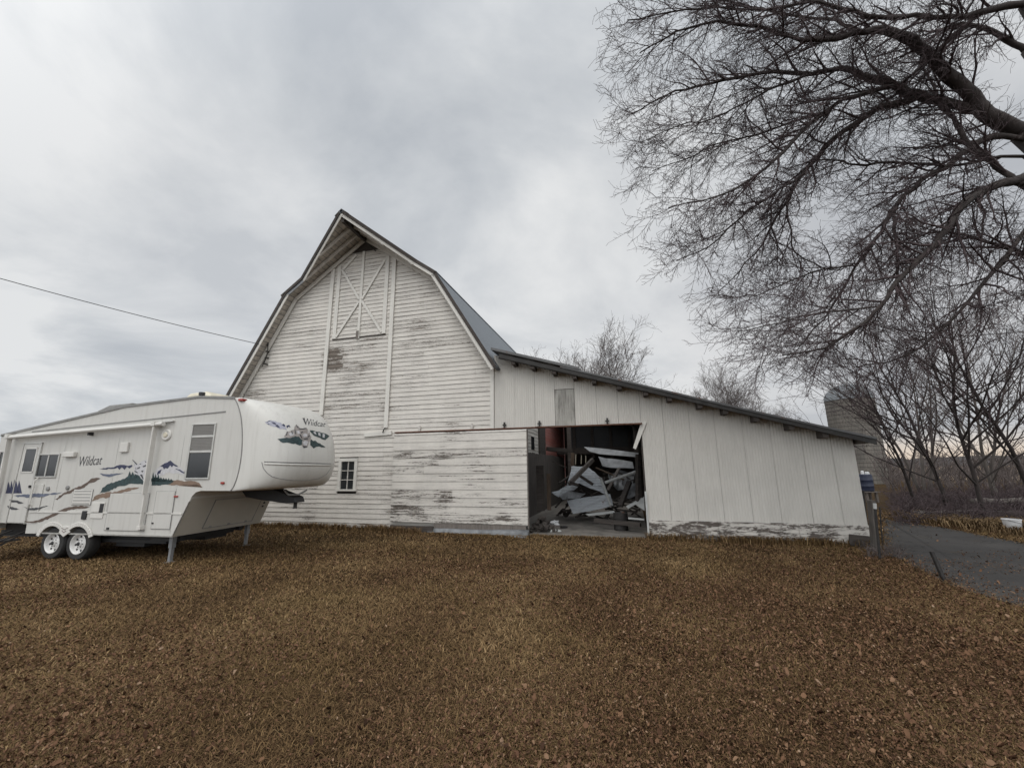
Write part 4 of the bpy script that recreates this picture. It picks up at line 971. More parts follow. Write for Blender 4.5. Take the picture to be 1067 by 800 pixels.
# --- cap graphics
decal('cap_mountain', [[(288, 317), (320, 303), (358, 306), (388, 318), (420, 322), (446, 342), (470, 384), (440, 372), (412, 374), (380, 356), (340, 350), (312, 338)]], 'd_snow', mapD, .004, 2)
decal('cap_rock', [[(286, 315), (345, 303), (330, 311), (310, 320)], [(340, 318), (372, 322), (388, 338), (362, 334)], [(372, 346), (392, 340), (416, 366), (392, 362)], [(428, 338), (446, 332), (460, 350), (448, 358)], [(466, 350), (490, 340), (502, 362), (482, 356), (472, 370)], [(306, 330), (330, 336), (320, 341)]], 'd_navy', mapD, .006, 1)
decal('cap_forest', [[(392, 458), (430, 462), (452, 458), (470, 446), (500, 452), (540, 430), (570, 440), (604, 466), (594, 508), (560, 506), (540, 494), (510, 498), (470, 488), (440, 490), (420, 482)], [(664, 508), (672, 460), (690, 474), (708, 470), (726, 490), (750, 496), (792, 530), (760, 528), (740, 520), (716, 524), (692, 538)], [(660, 388), (700, 392), (760, 406), (800, 416), (824, 436), (796, 434), (792, 466), (760, 458), (720, 440), (688, 424)]], 'd_green', mapD, .005, 2)
decal('cap_pines', [[(690, 400), (706, 396), (716, 420), (700, 416)], [(728, 406), (748, 408), (752, 436), (734, 428)], [(768, 416), (786, 420), (784, 450), (768, 444)]], 'd_pale', mapD, .007, 1)
decal('cap_cat', [[(444, 436), (470, 396), (500, 392), (530, 380), (546, 340), (562, 352), (580, 376), (620, 366), (640, 372), (660, 404), (672, 440), (664, 474), (650, 500), (644, 524), (612, 530), (592, 506), (604, 468), (570, 440), (540, 432), (500, 450), (468, 446)]], 'd_grey', mapD, .0065, 2)
decal('cap_cat_fur', [[(600, 424), (620, 412), (642, 420), (636, 438), (612, 442)], [(600, 486), (622, 472), (648, 480), (636, 512), (612, 510)], [(486, 412), (520, 402), (530, 424), (500, 436)], [(550, 392), (572, 388), (580, 412), (560, 416)], [(640, 388), (656, 402), (648, 412)]], 'd_pale', mapD, .008, 1)
decal('cap_cat_strokes', [[(544, 338), (550, 340), (566, 366), (558, 368)], [(566, 368), (600, 372), (632, 366), (634, 374), (600, 380), (570, 376)], [(582, 404), (600, 396), (606, 402), (588, 412)], [(640, 440), (658, 426), (662, 432), (644, 448)], [(604, 456), (640, 450), (650, 458), (620, 466)], [(574, 424), (584, 420), (600, 452), (592, 456)], [(470, 400), (478, 398), (470, 428), (462, 430)], [(506, 394), (514, 392), (520, 416), (512, 420)], [(534, 384), (540, 384), (548, 420), (540, 420)], [(600, 516), (616, 524), (640, 520), (636, 528), (610, 534)]], 'd_black', mapD, .009, 1)

def text_mesh(body_txt, shear=0.25, res=3):
    cu = bpy.data.curves.new('lettering', 'FONT'); cu.body = body_txt; cu.shear = shear; cu.resolution_u = res; cu.size = 1
    o = bpy.data.objects.new('lettering', cu); COL.objects.link(o)
    dg = bpy.context.evaluated_depsgraph_get(); me = bpy.data.meshes.new_from_object(o.evaluated_get(dg))
    bpy.data.objects.remove(o); bpy.data.curves.remove(cu)
    V = [v.co.copy() for v in me.vertices]; x0, x1 = min(v.x for v in V), max(v.x for v in V); y0, y1 = min(v.y for v in V), max(v.y for v in V)
    for v in me.vertices: v.co = Vector(((v.co.x - x0) / (x1 - x0), (v.co.y - y0) / (y1 - y0), 0))
    return me
def lettering(txt, quad, mapper, off, mat, parent=rv, shear=0.3):
    """quad: pixel corners bl, br, tr, tl"""
    me = text_mesh(txt, shear); me.name = 'lettering'
    for v in me.vertices:
        u, w = v.co.x, v.co.y
        a = Vector(quad[0]).lerp(Vector(quad[1]), u); b = Vector(quad[3]).lerp(Vector(quad[2]), u); q = a.lerp(b, w)
        r_ = mapper(q.x, q.y, off)
        v.co = r_ if r_ is not None else Vector((4.5, 1, 2.5))
    me.materials.clear(); me.materials.append(M[mat])
    o = bpy.data.objects.new('lettering', me); COL.objects.link(o); o.parent = parent
    return o
lettering('Wildcat', [(331, 343), (424, 335), (430, 297), (334, 302)], mapA, .004, 'd_black')
lettering('Wildcat', [(622, 342), (792, 358), (793, 318), (612, 282)], mapD, .005, 'd_black')
decal('cap_swash', [[(600, 284), (612, 286), (626, 318), (634, 336), (624, 334)]], 'd_black', mapD, .0055, 1)
# moulded light bar and crease on the cap
def cap_line(name, pts, rad, mat):
    P = []
    for i in range(len(pts) - 1):
        for t in np.linspace(0, 1, 6)[:-1]: P.append((pts[i][0] + (pts[i + 1][0] - pts[i][0]) * t, pts[i][1] + (pts[i + 1][1] - pts[i][1]) * t))
    P.append(pts[-1]); H = [cap_hit(*cD(*q), 0.0) for q in P]; H = [h for h in H if h is not None]
    mm = MB(); mm.tube(H, rad, 6); return mm.build(name, mat, rv, smooth=True)
cap_line('groove', [(284, 648), (400, 652), (520, 655), (640, 658), (760, 662), (838, 664)], .014, 'rv_grey')
cap_line('ledge', [(284, 664), (400, 668), (520, 672), (640, 674), (760, 676), (838, 674)], .022, 'rv_cap')
cap_line('crease', [(262, 650), (275, 700), (305, 740), (350, 772), (420, 790), (520, 802), (640, 802), (740, 786), (800, 752), (838, 700)], .008, 'rv_grey')

# ================================================================ GROUND, LAWN, DRIVE
def ground_mat():
    m, nt, b = new_mat('dead_lawn_soil')
    v = texco(nt)
    n1 = noise_tex(nt, v, 0.35, 5, 0.6); n2 = noise_tex(nt, v, 9.0, 8, 0.7); n3 = noise_tex(nt, v, 55, 3, 0.7)
    s = mathn(nt, 'ADD', mathn(nt, 'MULTIPLY', n2, .6), mathn(nt, 'MULTIPLY', n3, .4))
    c = ramp(nt, s, [(0.30, (0.014, 0.008, 0.004)), (0.48, (0.048, 0.029, 0.014)), (0.62, (0.102, 0.064, 0.030)), (0.75, (0.19, 0.145, 0.09))])
    c = mixc(nt, ramp(nt, n1, [(.4, (0, 0, 0)), (.65, (.4,) * 3)]), c, (0.075, 0.055, 0.026))
    nt.links.new(c, b.inputs['Base Color']); b.inputs['Roughness'].default_value = 1.0; b.inputs['Specular IOR Level'].default_value = .1
    bump(nt, b, s, 1.0, 0.05)
    return m
M['soil'] = ground_mat()
m = MB(); m.box(-1500, 1500, -300, 2500, -0.5, 0.0)
m.f = [m.f[1]]
tag(m.build('ground', 'soil'), kind='structure')
# far stubble field
M['field'] = simple('dry_field', (0.17, 0.118, 0.066), 1.0, 0, .3, .08, (1, 3, 1), 0)
fb = [on_ground(925, 499.5), on_ground(1200, 501), (900, 330, 0), (150, 330, 0)]
m = MB(); m.face([(p[0], p[1], 0.02) for p in fb]); tag(m.build('field', 'field'), kind='structure')
M['far_wood'] = simple('far_wooded_ridge', (0.055, 0.050, 0.050), 1.0, 0, .4, .03, (1, 1, 3), 0)
m = MB(); prev = None
r = random.Random(3)
for i in range(601):
    x = -900 + 2400 * i / 600; h = 9 + 5 * noise.noise(Vector((x * .006, 2, 0))) + 2.5 * noise.noise(Vector((x * .03, 7, 0))) + 3.2 * r.random() * (.4 + .6 * noise.noise(Vector((x * .05, 3, 0))) ** 2)
    cur = (x, h)
    if prev: m.hexa([(prev[0], 400, -1), (cur[0], 400, -1), (cur[0], 470, -1), (prev[0], 470, -1)], [(prev[0], 425, prev[1]), (cur[0], 425, cur[1]), (cur[0], 450, cur[1] * .98), (prev[0], 450, prev[1] * .98)])
    prev = cur
tag(m.build('hills', 'far_wood'), kind='structure')
# asphalt drive
def asphalt():
    m, nt, b = new_mat('old_asphalt'); v = texco(nt)
    n1 = noise_tex(nt, v, .5, 6, .65); n2 = noise_tex(nt, v, 60, 3, .7)
    c = ramp(nt, n1, [(.3, (.034, .032, .031)), (.55, (.052, .049, .047)), (.75, (.076, .070, .064))])
    c = mixc(nt, mathn(nt, 'MULTIPLY', n2, .25), c, (.12, .11, .10))
    c = mixc(nt, ramp(nt, noise_tex(nt, texco(nt, (1, 1, 1)), 1.6, 8, .7), [(.58, (0, 0, 0)), (.72, (.7,) * 3)]), c, (.075, .052, .032))
    vo = N(nt, 'ShaderNodeTexVoronoi', feature='DISTANCE_TO_EDGE'); vo.inputs['Scale'].default_value = .9
    wv = N(nt, 'ShaderNodeVectorMath', operation='ADD'); nz = N(nt, 'ShaderNodeTexNoise'); nz.inputs['Scale'].default_value = 2.5; nz.inputs['Detail'].default_value = 5; nt.links.new(v, nz.inputs['Vector']); nt.links.new(v, wv.inputs[0]); nt.links.new(nz.outputs['Color'], wv.inputs[1]); nt.links.new(wv.outputs[0], vo.inputs['Vector'])
    c = mixc(nt, ramp(nt, vo.outputs['Distance'], [(.004, (.85,) * 3), (.014, (0, 0, 0))]), c, (.018, .016, .014))
    nt.links.new(c, b.inputs['Base Color']); b.inputs['Roughness'].default_value = .95; b.inputs['Specular IOR Level'].default_value = .2; bump(nt, b, n2, .5, .01); return m
M['asphalt'] = asphalt()
near = [(921, 577), (935, 583), (955, 592), (985, 607), (1020, 621), (1067, 634), (1130, 648), (1300, 700)]
far = [(1400, 600), (1130, 580), (1067, 566), (1020, 557), (985, 550), (955, 546), (930, 542), (922, 540)]
pts = [on_ground(*q) for q in near] + [on_ground(*q) for q in far]
P2 = []
for i, p in enumerate(pts):
    q = pts[(i + 1) % len(pts)]
    for t in np.linspace(0, 1, 9)[:-1]:
        w = p.lerp(q, t); w += Vector((noise.noise(w * 1.3), noise.noise(w * 1.3 + Vector((9, 0, 0))), 0)) * .16 + Vector((noise.noise(w * 5), noise.noise(w * 5 + Vector((4, 0, 0))), 0)) * .06; P2.append((w.x, w.y, .006))
m = MB(); m.face(P2); tag(m.build('driveway', 'asphalt'), kind='structure')

# lawn of matted dead grass and leaf litter
def scatter_mat(name, stops, patch_col, patch_amt, rough=.9):
    m, nt, b = new_mat(name)
    at = N(nt, 'ShaderNodeAttribute', attribute_name='rnd'); v = texco(nt)
    c = ramp(nt, at.outputs['Fac'], stops)
    n1 = noise_tex(nt, v, .55, 4, .6)
    c = mixc(nt, ramp(nt, n1, [(.45, (0, 0, 0)), (.65, (patch_amt,) * 3)]), c, patch_col)
    nt.links.new(c, b.inputs['Base Color']); b.inputs['Roughness'].default_value = rough; b.inputs['Specular IOR Level'].default_value = .15
    return m
M['blade'] = scatter_mat('dead_grass_blade', [(0, (.042, .022, .010)), (.35, (.138, .083, .040)), (.62, (.250, .160, .077)), (.8, (.092, .060, .026)), (1, (.42, .288, .150))], (.150, .100, .038), .35)
M['leaf'] = scatter_mat('fallen_leaf', [(0, (.034, .018, .010)), (.3, (.100, .052, .030)), (.6, (.18, .100, .056)), (.85, (.24, .148, .090)), (1, (.31, .215, .145))], (.125, .066, .044), .3)
dpoly = [(p.x, p.y) for p in pts]
def in_poly(x, y, poly):
    inside = np.zeros(len(x), bool); n = len(poly)
    for i in range(n):
        x0, y0 = poly[i]; x1, y1 = poly[(i + 1) % n]
        c = ((y0 > y) != (y1 > y)) & (x < (x1 - x0) * (y - y0) / (y1 - y0 + 1e-12) + x0); inside ^= c
    return inside
def lawn_points(n, y0, y1, margin=1.35, drive=0.0):
    y = rng.uniform(y0, y1, n); x = rng.uniform(-1, 1, n) * (y * margin + .5)
    lx = (x - B0.x) * UB.x + (y - B0.y) * UB.y; ly = (x - B0.x) * NB.x + (y - B0.y) * NB.y
    jx, jy = x + rng.normal(0, .13, n), y + rng.normal(0, .13, n)
    ok = ~((ly > -0.05) & (lx > -10.4) & (lx < 9.4) & (ly < 16)) & (~in_poly(jx, jy, dpoly) | (rng.random(n) < drive * np.clip(vnoise(x, y, 1.1, 33) * 2 - .6, 0, 1)))
    return x[ok], y[ok]
def vnoise(x, y, s, seed):
    g = np.random.default_rng(seed).random((64, 64)); u = x * s % 64; v = y * s % 64
    i = np.floor(u).astype(int) % 64; j = np.floor(v).astype(int) % 64; fu = u - np.floor(u); fv = v - np.floor(v); fu = fu * fu * (3 - 2 * fu); fv = fv * fv * (3 - 2 * fv)
    i2, j2 = (i + 1) % 64, (j + 1) % 64
    return (g[i, j] * (1 - fu) + g[i2, j] * fu) * (1 - fv) + (g[i, j2] * (1 - fu) + g[i2, j2] * fu) * fv
def np_mesh(name, verts, faces, rnd, mat):
    me = bpy.data.meshes.new(name); nv, nf, k = len(verts), len(faces), faces.shape[1]
    me.vertices.add(nv); me.vertices.foreach_set('co', verts.astype(np.float32).ravel())
    me.loops.add(nf * k); me.loops.foreach_set('vertex_index', faces.astype(np.int32).ravel())
    me.polygons.add(nf); me.polygons.foreach_set('loop_start', np.arange(0, nf * k, k, dtype=np.int32))
    me.update(calc_edges=True)
    a = me.attributes.new('rnd', 'FLOAT', 'POINT'); a.data.foreach_set('value', rnd.astype(np.float32))
    me.materials.append(M[mat]); o = bpy.data.objects.new(name, me); COL.objects.link(o); return o
def blades(parts):
    V = []; Fc = []; Rn = []; base = 0
    for (n, y0, y1, ln, wd, el) in parts:
        x, y = lawn_points(n, y0, y1); n = len(x)
        az = rng.uniform(0, 2 * math.pi, n); e = np.radians(rng.uniform(el[0], el[1], n)); L = rng.uniform(.5, 1.2, n) * ln; w = rng.uniform(.6, 1.3, n) * wd
        clump = vnoise(x, y, 2.3, 4) * .6 + vnoise(x, y, 6.1, 5) * .4; L *= .55 + .9 * clump
        dx, dy = np.cos(az), np.sin(az); px, py = -dy * w / 2, dx * w / 2
        z0 = rng.uniform(0, .012, n)
        m1 = np.stack([x + dx * np.cos(e) * L * .55, y + dy * np.cos(e) * L * .55, z0 + np.sin(e) * L * .6], 1)
        tip = np.stack([x + dx * np.cos(e * .3) * L, y + dy * np.cos(e * .3) * L, z0 + np.sin(e) * L * .72 + .002], 1)
        off = np.stack([px, py, np.zeros(n)], 1); root = np.stack([x, y, z0 - .004], 1)
        v = np.stack([root - off, root + off, m1 + off * .8, m1 - off * .8, tip], 1).reshape(-1, 3)
        i = base + np.arange(n) * 5
        Fc.append(np.concatenate([np.stack([i, i + 1, i + 2], 1), np.stack([i, i + 2, i + 3], 1), np.stack([i + 3, i + 2, i + 4], 1)]))
        rn = np.clip(rng.normal(.45, .24, n) + (vnoise(x, y, .9, 9) - .5) * .5, 0, 1)
        V.append(v); Rn.append(np.repeat(rn, 5)); base += n * 5
    return np.concatenate(V), np.concatenate(Fc), np.concatenate(Rn)
V, Fc, Rn = blades([(190000, 1.6, 4.2, .070, .0055, (4, 42)), (210000, 4.2, 7.5, .078, .008, (4, 42)), (170000, 7.5, 11.5, .085, .012, (5, 42)), (90000, 11.5, 18, .10, .018, (8, 45))])
# longer uncut tufts at the foot of the walls
n = 14000; sx_ = rng.uniform(-10.3, 9.5, n); keep = rng.random(n) < .25 + vnoise(sx_, sx_ * 0, 1.7, 51); sx_ = sx_[keep]; n = len(sx_); dy_ = np.where((sx_ > -3.5) & (sx_ < 1.15), .36, .05) + np.abs(rng.normal(0, .10, n))
x = B0.x + UB.x * sx_ - NB.x * dy_; y = B0.y + UB.y * sx_ - NB.y * dy_; az = rng.uniform(0, 6.28, n); L = rng.uniform(.06, .27, n) * np.where((sx_ > -2.2) & (sx_ < 4.3), .35, 1); w = np.full(n, .007)
dx, dy = np.cos(az), np.sin(az); off = np.stack([-dy * w, dx * w, 0 * w], 1); ro = np.stack([x, y, 0 * x], 1); m1 = ro + np.stack([dx * L * .25, dy * L * .25, L * .7], 1); tp = ro + np.stack([dx * L * .7, dy * L * .7, L * .85], 1); i = len(V) + np.arange(n) * 5
V = np.concatenate([V, np.stack([ro - off, ro + off, m1 + off * .7, m1 - off * .7, tp], 1).reshape(-1, 3)]); Fc = np.concatenate([Fc, np.stack([i, i + 1, i + 2], 1), np.stack([i, i + 2, i + 3], 1), np.stack([i + 3, i + 2, i + 4], 1)]); Rn = np.concatenate([Rn, np.repeat(np.clip(rng.normal(.5, .2, n), 0, 1), 5)])
tag(np_mesh('lawn_grass', V, Fc, Rn, 'blade'), 'short matted dead brown grass of the lawn', 'grass', kind='stuff')
def leaves(parts):
    V = []; Fc = []; Rn = []; base = 0
    for (n, y0, y1, sz) in parts:
        x, y = lawn_points(n, y0, y1, 1.35, .4); keep = rng.random(len(x)) < np.clip(.25 + 1.1 * (vnoise(x, y, .6, 21) - .35) + .28 * np.clip(x / (y + 1), -.6, 1) + .28 * np.clip((5.5 - y) / 3, 0, 1) - .35 * np.clip((y - 7) / 3, 0, 1), .05, 1)
        x, y = x[keep], y[keep]; n = len(x)
        az = rng.uniform(0, 2 * math.pi, n); L = sz * rng.uniform(.6, 1.3, n); w = L * rng.uniform(.45, .8, n)
        tx, ty = rng.normal(0, .55, n), rng.normal(0, .55, n); curl = rng.uniform(-.3, 1.1, n)
        ux = np.stack([np.cos(az), np.sin(az), tx], 1); uy = np.stack([-np.sin(az), np.cos(az), ty], 1)
        c = np.stack([x, y, rng.uniform(.02, .055, n)], 1); up = np.array([0, 0, 1.])
        def P(a, b, h): return c + ux * (a * L)[:, None] + uy * (b * w)[:, None] + up * (h * L * curl)[:, None]
        one = np.ones(n)
        v = np.stack([P(-.5 * one, 0 * one, .1), P(-.15 * one, -.5 * one, .55), P(.2 * one, -.38 * one, .5), P(.5 * one, 0 * one, .35), P(.2 * one, .4 * one, .5), P(-.15 * one, .48 * one, .6), P(0 * one, 0 * one, 0.)], 1).reshape(-1, 3)
        i = base + np.arange(n) * 7
        for a, b in ((0, 1), (1, 2), (2, 3), (3, 4), (4, 5), (5, 0)): Fc.append(np.stack([i + a, i + b, i + 6], 1))
        Rn.append(np.repeat(np.clip(rng.normal(.42, .24, n), 0, 1), 7)); V.append(v); base += n * 7
    return np.concatenate(V), np.concatenate(Fc), np.concatenate(Rn)
V, Fc, Rn = leaves([(3500, 1.6, 4.2, .042), (6500, 4.2, 8.5, .042), (6000, 8.5, 14, .048), (3000, 14, 22, .065), (110000, 1.6, 4.5, .017), (130000, 4.5, 9, .021), (60000, 9, 15, .028)])
tag(np_mesh('leaf_litter', V, Fc, Rn, 'leaf'), 'curled brown fallen leaves scattered over the lawn', 'leaves', kind='stuff')

# ================================================================ TREES
class Twigs(MB): pass
def grow(mb, p, d, length, r0, level, P, rnd):
    """One branch and, recursively, its children.  P: per-level dictionaries."""
    q = P[level]; n = q['seg']; pts = [p.copy()]; rad = [r0]; dirs = []
    step = length / n; d = d.normalized()
    for i in range(n):
        d = (d + Vector((rnd.gauss(0, 1), rnd.gauss(0, 1), rnd.gauss(0, 1))) * q['wob'] + q['trop'] * (q.get('tk', .1))).normalized()
        p = p + d * step; pts.append(p.copy()); dirs.append(d.copy()); rad.append(max(q['rmin'], r0 * (1 - (i + 1) / n * q['taper'])))
    (mb[0] if level <= q.get('trunk_levels', 0) else mb[1]).tube(pts, rad, q['sides'], caps=False)
    spawn(mb, pts, rad, level, P, rnd)
def spawn(mb, pts, rad, level, P, rnd, t0=None):
    if level + 1 >= len(P): return
    q = P[level + 1]; seglen = [(pts[i + 1] - pts[i]).length for i in range(len(pts) - 1)]; L = sum(seglen)
    n = max(1, int(L * q['dens'] + rnd.random())); lo = q['from'] if t0 is None else t0
    for k in range(n):
        t = lo + (1 - lo) * (k + rnd.random()) / n; s = t * L; i = 0
        while i < len(seglen) - 1 and s > seglen[i]: s -= seglen[i]; i += 1
        f = min(1, s / max(seglen[i], 1e-6)); p = pts[i].lerp(pts[i + 1], f); d = (pts[i + 1] - pts[i]).normalized(); r = rad[i] + (rad[i + 1] - rad[i]) * f
        ax = Vector((rnd.gauss(0, 1), rnd.gauss(0, 1), rnd.gauss(0, 1))); ax = ax - d * ax.dot(d)
        if ax.length < 1e-4: continue
        a = RAD(rnd.uniform(*q['ang'])); nd = d * math.cos(a) + ax.normalized() * math.sin(a)
        ln = rnd.uniform(*q['len']) * (1 - q.get('short', .4) * t)
        grow(mb, p, nd, ln, min(r * .7, q['r'] * rnd.uniform(.7, 1.25)), level + 1, P, rnd)

# --- the big tree whose limbs reach in from the right
big = thing('bare_tree', 'big bare tree with dark arching limbs reaching in over the drive from the right', 'tree')
def cT(x, y): return (620 + x / 2.353, y / 2.353)
limbs = [
    ([(1052, 322), (960, 282), (905, 217), (850, 170), (790, 112), (745, 85), (700, 70), (640, 84), (560, 100), (480, 92), (400, 68), (300, 58), (200, 78), (110, 130)], [6.6, 6.6, 6.5, 6.4, 6.3, 6.2, 6.2, 6.1, 6.0, 6.0, 5.9, 5.8, 5.8, 5.8], [44, 40, 33, 30, 28, 26, 20, 16, 13, 11, 9, 7, 5, 3]),
    ([(945, 275), (870, 254), (790, 235), (730, 210), (660, 185), (600, 168), (530, 180), (440, 176), (350, 192), (250, 212), (170, 235), (90, 280)], [6.6, 6.7, 6.8, 6.9, 6.9, 7.0, 7.0, 7.1, 7.1, 7.2, 7.2, 7.3], [26, 24, 24, 20, 16, 13, 12, 10, 8, 6, 4, 3]),
    ([(795, 238), (700, 265), (650, 295), (590, 336), (545, 386), (500, 440), (470, 490), (430, 560), (390, 625), (340, 680)], [6.8, 6.9, 7.0, 7.1, 7.2, 7.2, 7.3, 7.3, 7.4, 7.4], [18, 17, 16, 14, 12, 10, 8, 6, 4, 3]),
    ([(735, 212), (640, 235), (560, 276), (500, 330), (440, 392), (380, 440), (330, 470), (260, 492), (180, 510)], [6.9, 6.7, 6.6, 6.5, 6.4, 6.4, 6.3, 6.3, 6.2], [13, 12, 11, 10, 8, 7, 5, 4, 3]),
    ([(1056, 438), (1000, 450), (930, 480), (880, 530), (850, 580), (800, 632), (740, 690), (700, 752), (640, 805), (560, 850), (460, 870)], [6.4, 6.4, 6.3, 6.2, 6.1, 6.1, 6.0, 6.0, 6.0, 6.1, 6.1], [28, 25, 21, 19, 17, 15, 13, 10, 8, 6, 3]),
    ([(1056, 345), (980, 332), (920, 365), (860, 410), (800, 442), (740, 500), (710, 552), (680, 602), (640, 652), (600, 722), (560, 782), (500, 850)], [6.6, 6.6, 6.7, 6.8, 6.9, 7.0, 7.0, 7.1, 7.1, 7.2, 7.2, 7.3], [16, 17, 17, 15, 13, 11, 10, 9, 7, 6, 4, 3]),
    ([(1046, 455), (1000, 420), (950, 380), (905, 340), (880, 290), (850, 262), (820, 190)], [6.4, 6.5, 6.6, 6.7, 6.8, 6.9, 7.0], [17, 16, 15, 13, 11, 8, 5]),
    ([(1060, 8), (980, 20), (940, 32), (860, 42), (780, 40), (700, 44), (600, 20), (520, 5), (420, 25), (300, 20), (180, 30), (80, 50)], [6.0, 6.0, 6.0, 5.9, 5.9, 5.8, 5.8, 5.7, 5.7, 5.7, 5.6, 5.6], [20, 18, 15, 13, 12, 11, 10, 9, 7, 5, 4, 3]),
    ([(940, 32), (890, 80), (840, 125), (780, 182), (735, 214)], [6.1, 6.3, 6.5, 6.7, 6.9], [12, 11, 10, 8, 6]),
    ([(1060, 125), (1010, 100), (960, 72), (900, 60), (830, 80)], [7.4, 7.4, 7.3, 7.2, 7.2], [18, 16, 12, 8, 4]),
    ([(1060, 632), (1000, 605), (930, 585), (862, 570), (800, 575), (740, 600)], [7.2, 7.1, 7.0, 6.9, 6.8, 6.8], [12, 10, 8, 6, 4, 2]),
    ([(735, 510), (735, 560), (738, 610), (742, 680), (735, 740)], [6.9, 6.9, 6.8, 6.8, 6.8], [8, 8, 6, 5, 3]),
    ([(1056, 380), (960, 390), (880, 405), (800, 400), (720, 398), (640, 405), (590, 390), (520, 400)], [6.7, 6.8, 6.9, 7.0, 7.1, 7.1, 7.2, 7.2], [9, 9, 8, 8, 7, 6, 4, 3]),
    ([(470, 490), (480, 560), (490, 620), (560, 655), (600, 660)], [7.3, 7.2, 7.1, 7.1, 7.1], [6, 5, 4, 3, 2]),
    ([(1060, 560), (1000, 640), (930, 720), (860, 800), (760, 870), (640, 900)], [6.7, 6.6, 6.5, 6.5, 6.4, 6.4], [12, 11, 9, 7, 5, 3]),
    ([(640, 84), (590, 50), (520, 45), (440, 30), (340, 5), (240, -20)], [6.2, 6.4, 6.5, 6.6, 6.7, 6.8], [9, 8, 7, 6, 5, 3]),
    ([(560, 276), (480, 300), (400, 330), (310, 350), (220, 390), (140, 420)], [6.6, 6.8, 6.9, 7.0, 7.1, 7.2], [6, 6, 5, 4, 3, 2]),
    ([(530, 180), (450, 210), (370, 250), (290, 290), (200, 310), (110, 350)], [7.0, 6.8, 6.7, 6.6, 6.5, 6.4], [7, 6, 5, 4, 3, 2]),
    ([(500, 440), (430, 480), (350, 540), (280, 600), (200, 640)], [7.2, 7.0, 6.9, 6.8, 6.7], [6, 6, 5, 4, 2]),
    ([(640, 652), (560, 660), (480, 690), (400, 720), (330, 730)], [7.1, 7.0, 6.9, 6.9, 6.8], [5, 5, 4, 3, 2]),
    ([(700, 752), (600, 760), (520, 775), (420, 800), (350, 812)], [6.0, 6.1, 6.2, 6.2, 6.3], [6, 5, 4, 3, 2]),
]
DN = Vector((-.25, 0, -1))
PB = [None,
      dict(seg=6, wob=.13, trop=Vector((-.5, -.05, -.35)), tk=.10, rmin=.004, taper=.8, sides=5, dens=6.6, ang=(25, 62), len=(.6, 1.8), r=.022, **{'from': .06}, short=.5),
      dict(seg=5, wob=.17, trop=Vector((-.4, 0, -.3)), tk=.08, rmin=.0032, taper=.7, sides=3, dens=8.4, ang=(22, 58), len=(.3, .95), r=.008, **{'from': .12}, short=.3),
      dict(seg=3, wob=.2, trop=Vector((-.1, 0, .25)), tk=.10, rmin=.0026, taper=.4, sides=3, dens=15.0, ang=(25, 65), len=(.08, .32), r=.0040, **{'from': .1}, short=.2)]
rnd = random.Random(21)
tr, crn = MB(), MB()
trunk_base = Vector((10.6, 6.6, 0))
for pts_, dep, wid in limbs:
    P3 = [at_depth(*cT(*q), Y) for q, Y in zip(pts_, dep)]
    # smooth and roughen
    PP = []; RR = []
    for i in range(len(P3) - 1):
        p0, p1, p2, p3 = P3[max(i - 1, 0)], P3[i], P3[i + 1], P3[min(i + 2, len(P3) - 1)]
        for j in range(3):
            t = j / 3; c = 0.5 * ((2 * p1) + (p2 - p0) * t + (2 * p0 - 5 * p1 + 4 * p2 - p3) * t * t + (3 * p1 - p0 - 3 * p2 + p3) * t ** 3)
            c += Vector((rnd.gauss(0, 1), rnd.gauss(0, 1), rnd.gauss(0, 1))) * .012
            PP.append(c); w = wid[i] + (wid[i + 1] - wid[i]) * t; RR.append(w * .86 / 2.353 / 2 / F * (c - EYE).dot(FW) * (1 + .06 * rnd.gauss(0, 1)))
    PP.append(P3[-1]); RR.append(wid[-1] / 2.353 / 2 / F * (P3[-1] - EYE).dot(FW))
    tr.tube(PP, RR, 9)
    spawn((tr, crn), PP, RR, 0, PB, rnd)
# trunk and the parts of the crown outside the picture
fork = Vector((10.6, 6.5, 4.2))
tr.tube([trunk_base + Vector((0, 0, -.15)), trunk_base + Vector((0, 0, .25)), trunk_base + Vector((.02, 0, 1.5)), trunk_base + Vector((-.03, .02, 3.0)), fork], [.62, .46, .40, .38, .36], 14)
for tgt, r in ((at_depth(*cT(1052, 322), 6.6), .20), (at_depth(*cT(1056, 438), 6.4), .14), (at_depth(*cT(1060, 8), 6.0), .12), (at_depth(*cT(1060, 125), 7.4), .1), (at_depth(*cT(1060, 632), 7.2), .07), (at_depth(*cT(1060, 560), 6.7), .07), (at_depth(*cT(1056, 345), 6.6), .1), (at_depth(*cT(1056, 380), 6.7), .06)):
    mid_ = fork.lerp(tgt, .5) + Vector((.35, 0, .25)); tr.tube([fork, fork.lerp(mid_, .5) + Vector((.12, 0, .1)), mid_, mid_.lerp(tgt, .6) + Vector((.08, 0, .08)), tgt], [r * 1.5, r * 1.35, r * 1.2, r * 1.08, r], 9)
for k in range(4):
    a = RAD(-85 + 35 * k); d = Vector((math.cos(a), math.sin(a), .9)); pp = [fork]
    for j in range(5): pp.append(pp[-1] + d * .9 + Vector((0, 0, .1 * j))); d = (d + Vector((rnd.gauss(0, .2), rnd.gauss(0, .2), 0)))
    rr = [.2, .16, .12, .09, .06, .03]; tr.tube(pp, rr, 8); spawn((tr, crn), pp, rr, 0, PB, rnd)
for mbx, nm, mt in ((tr, 'trunk', 'bark'), (crn, 'crown', 'twig')):
    mbx.v = [(x - trunk_base.x, y - trunk_base.y, z) for x, y, z in mbx.v]; o = mbx.build(nm, mt, big, smooth=(nm == 'trunk'))
big.location = trunk_base

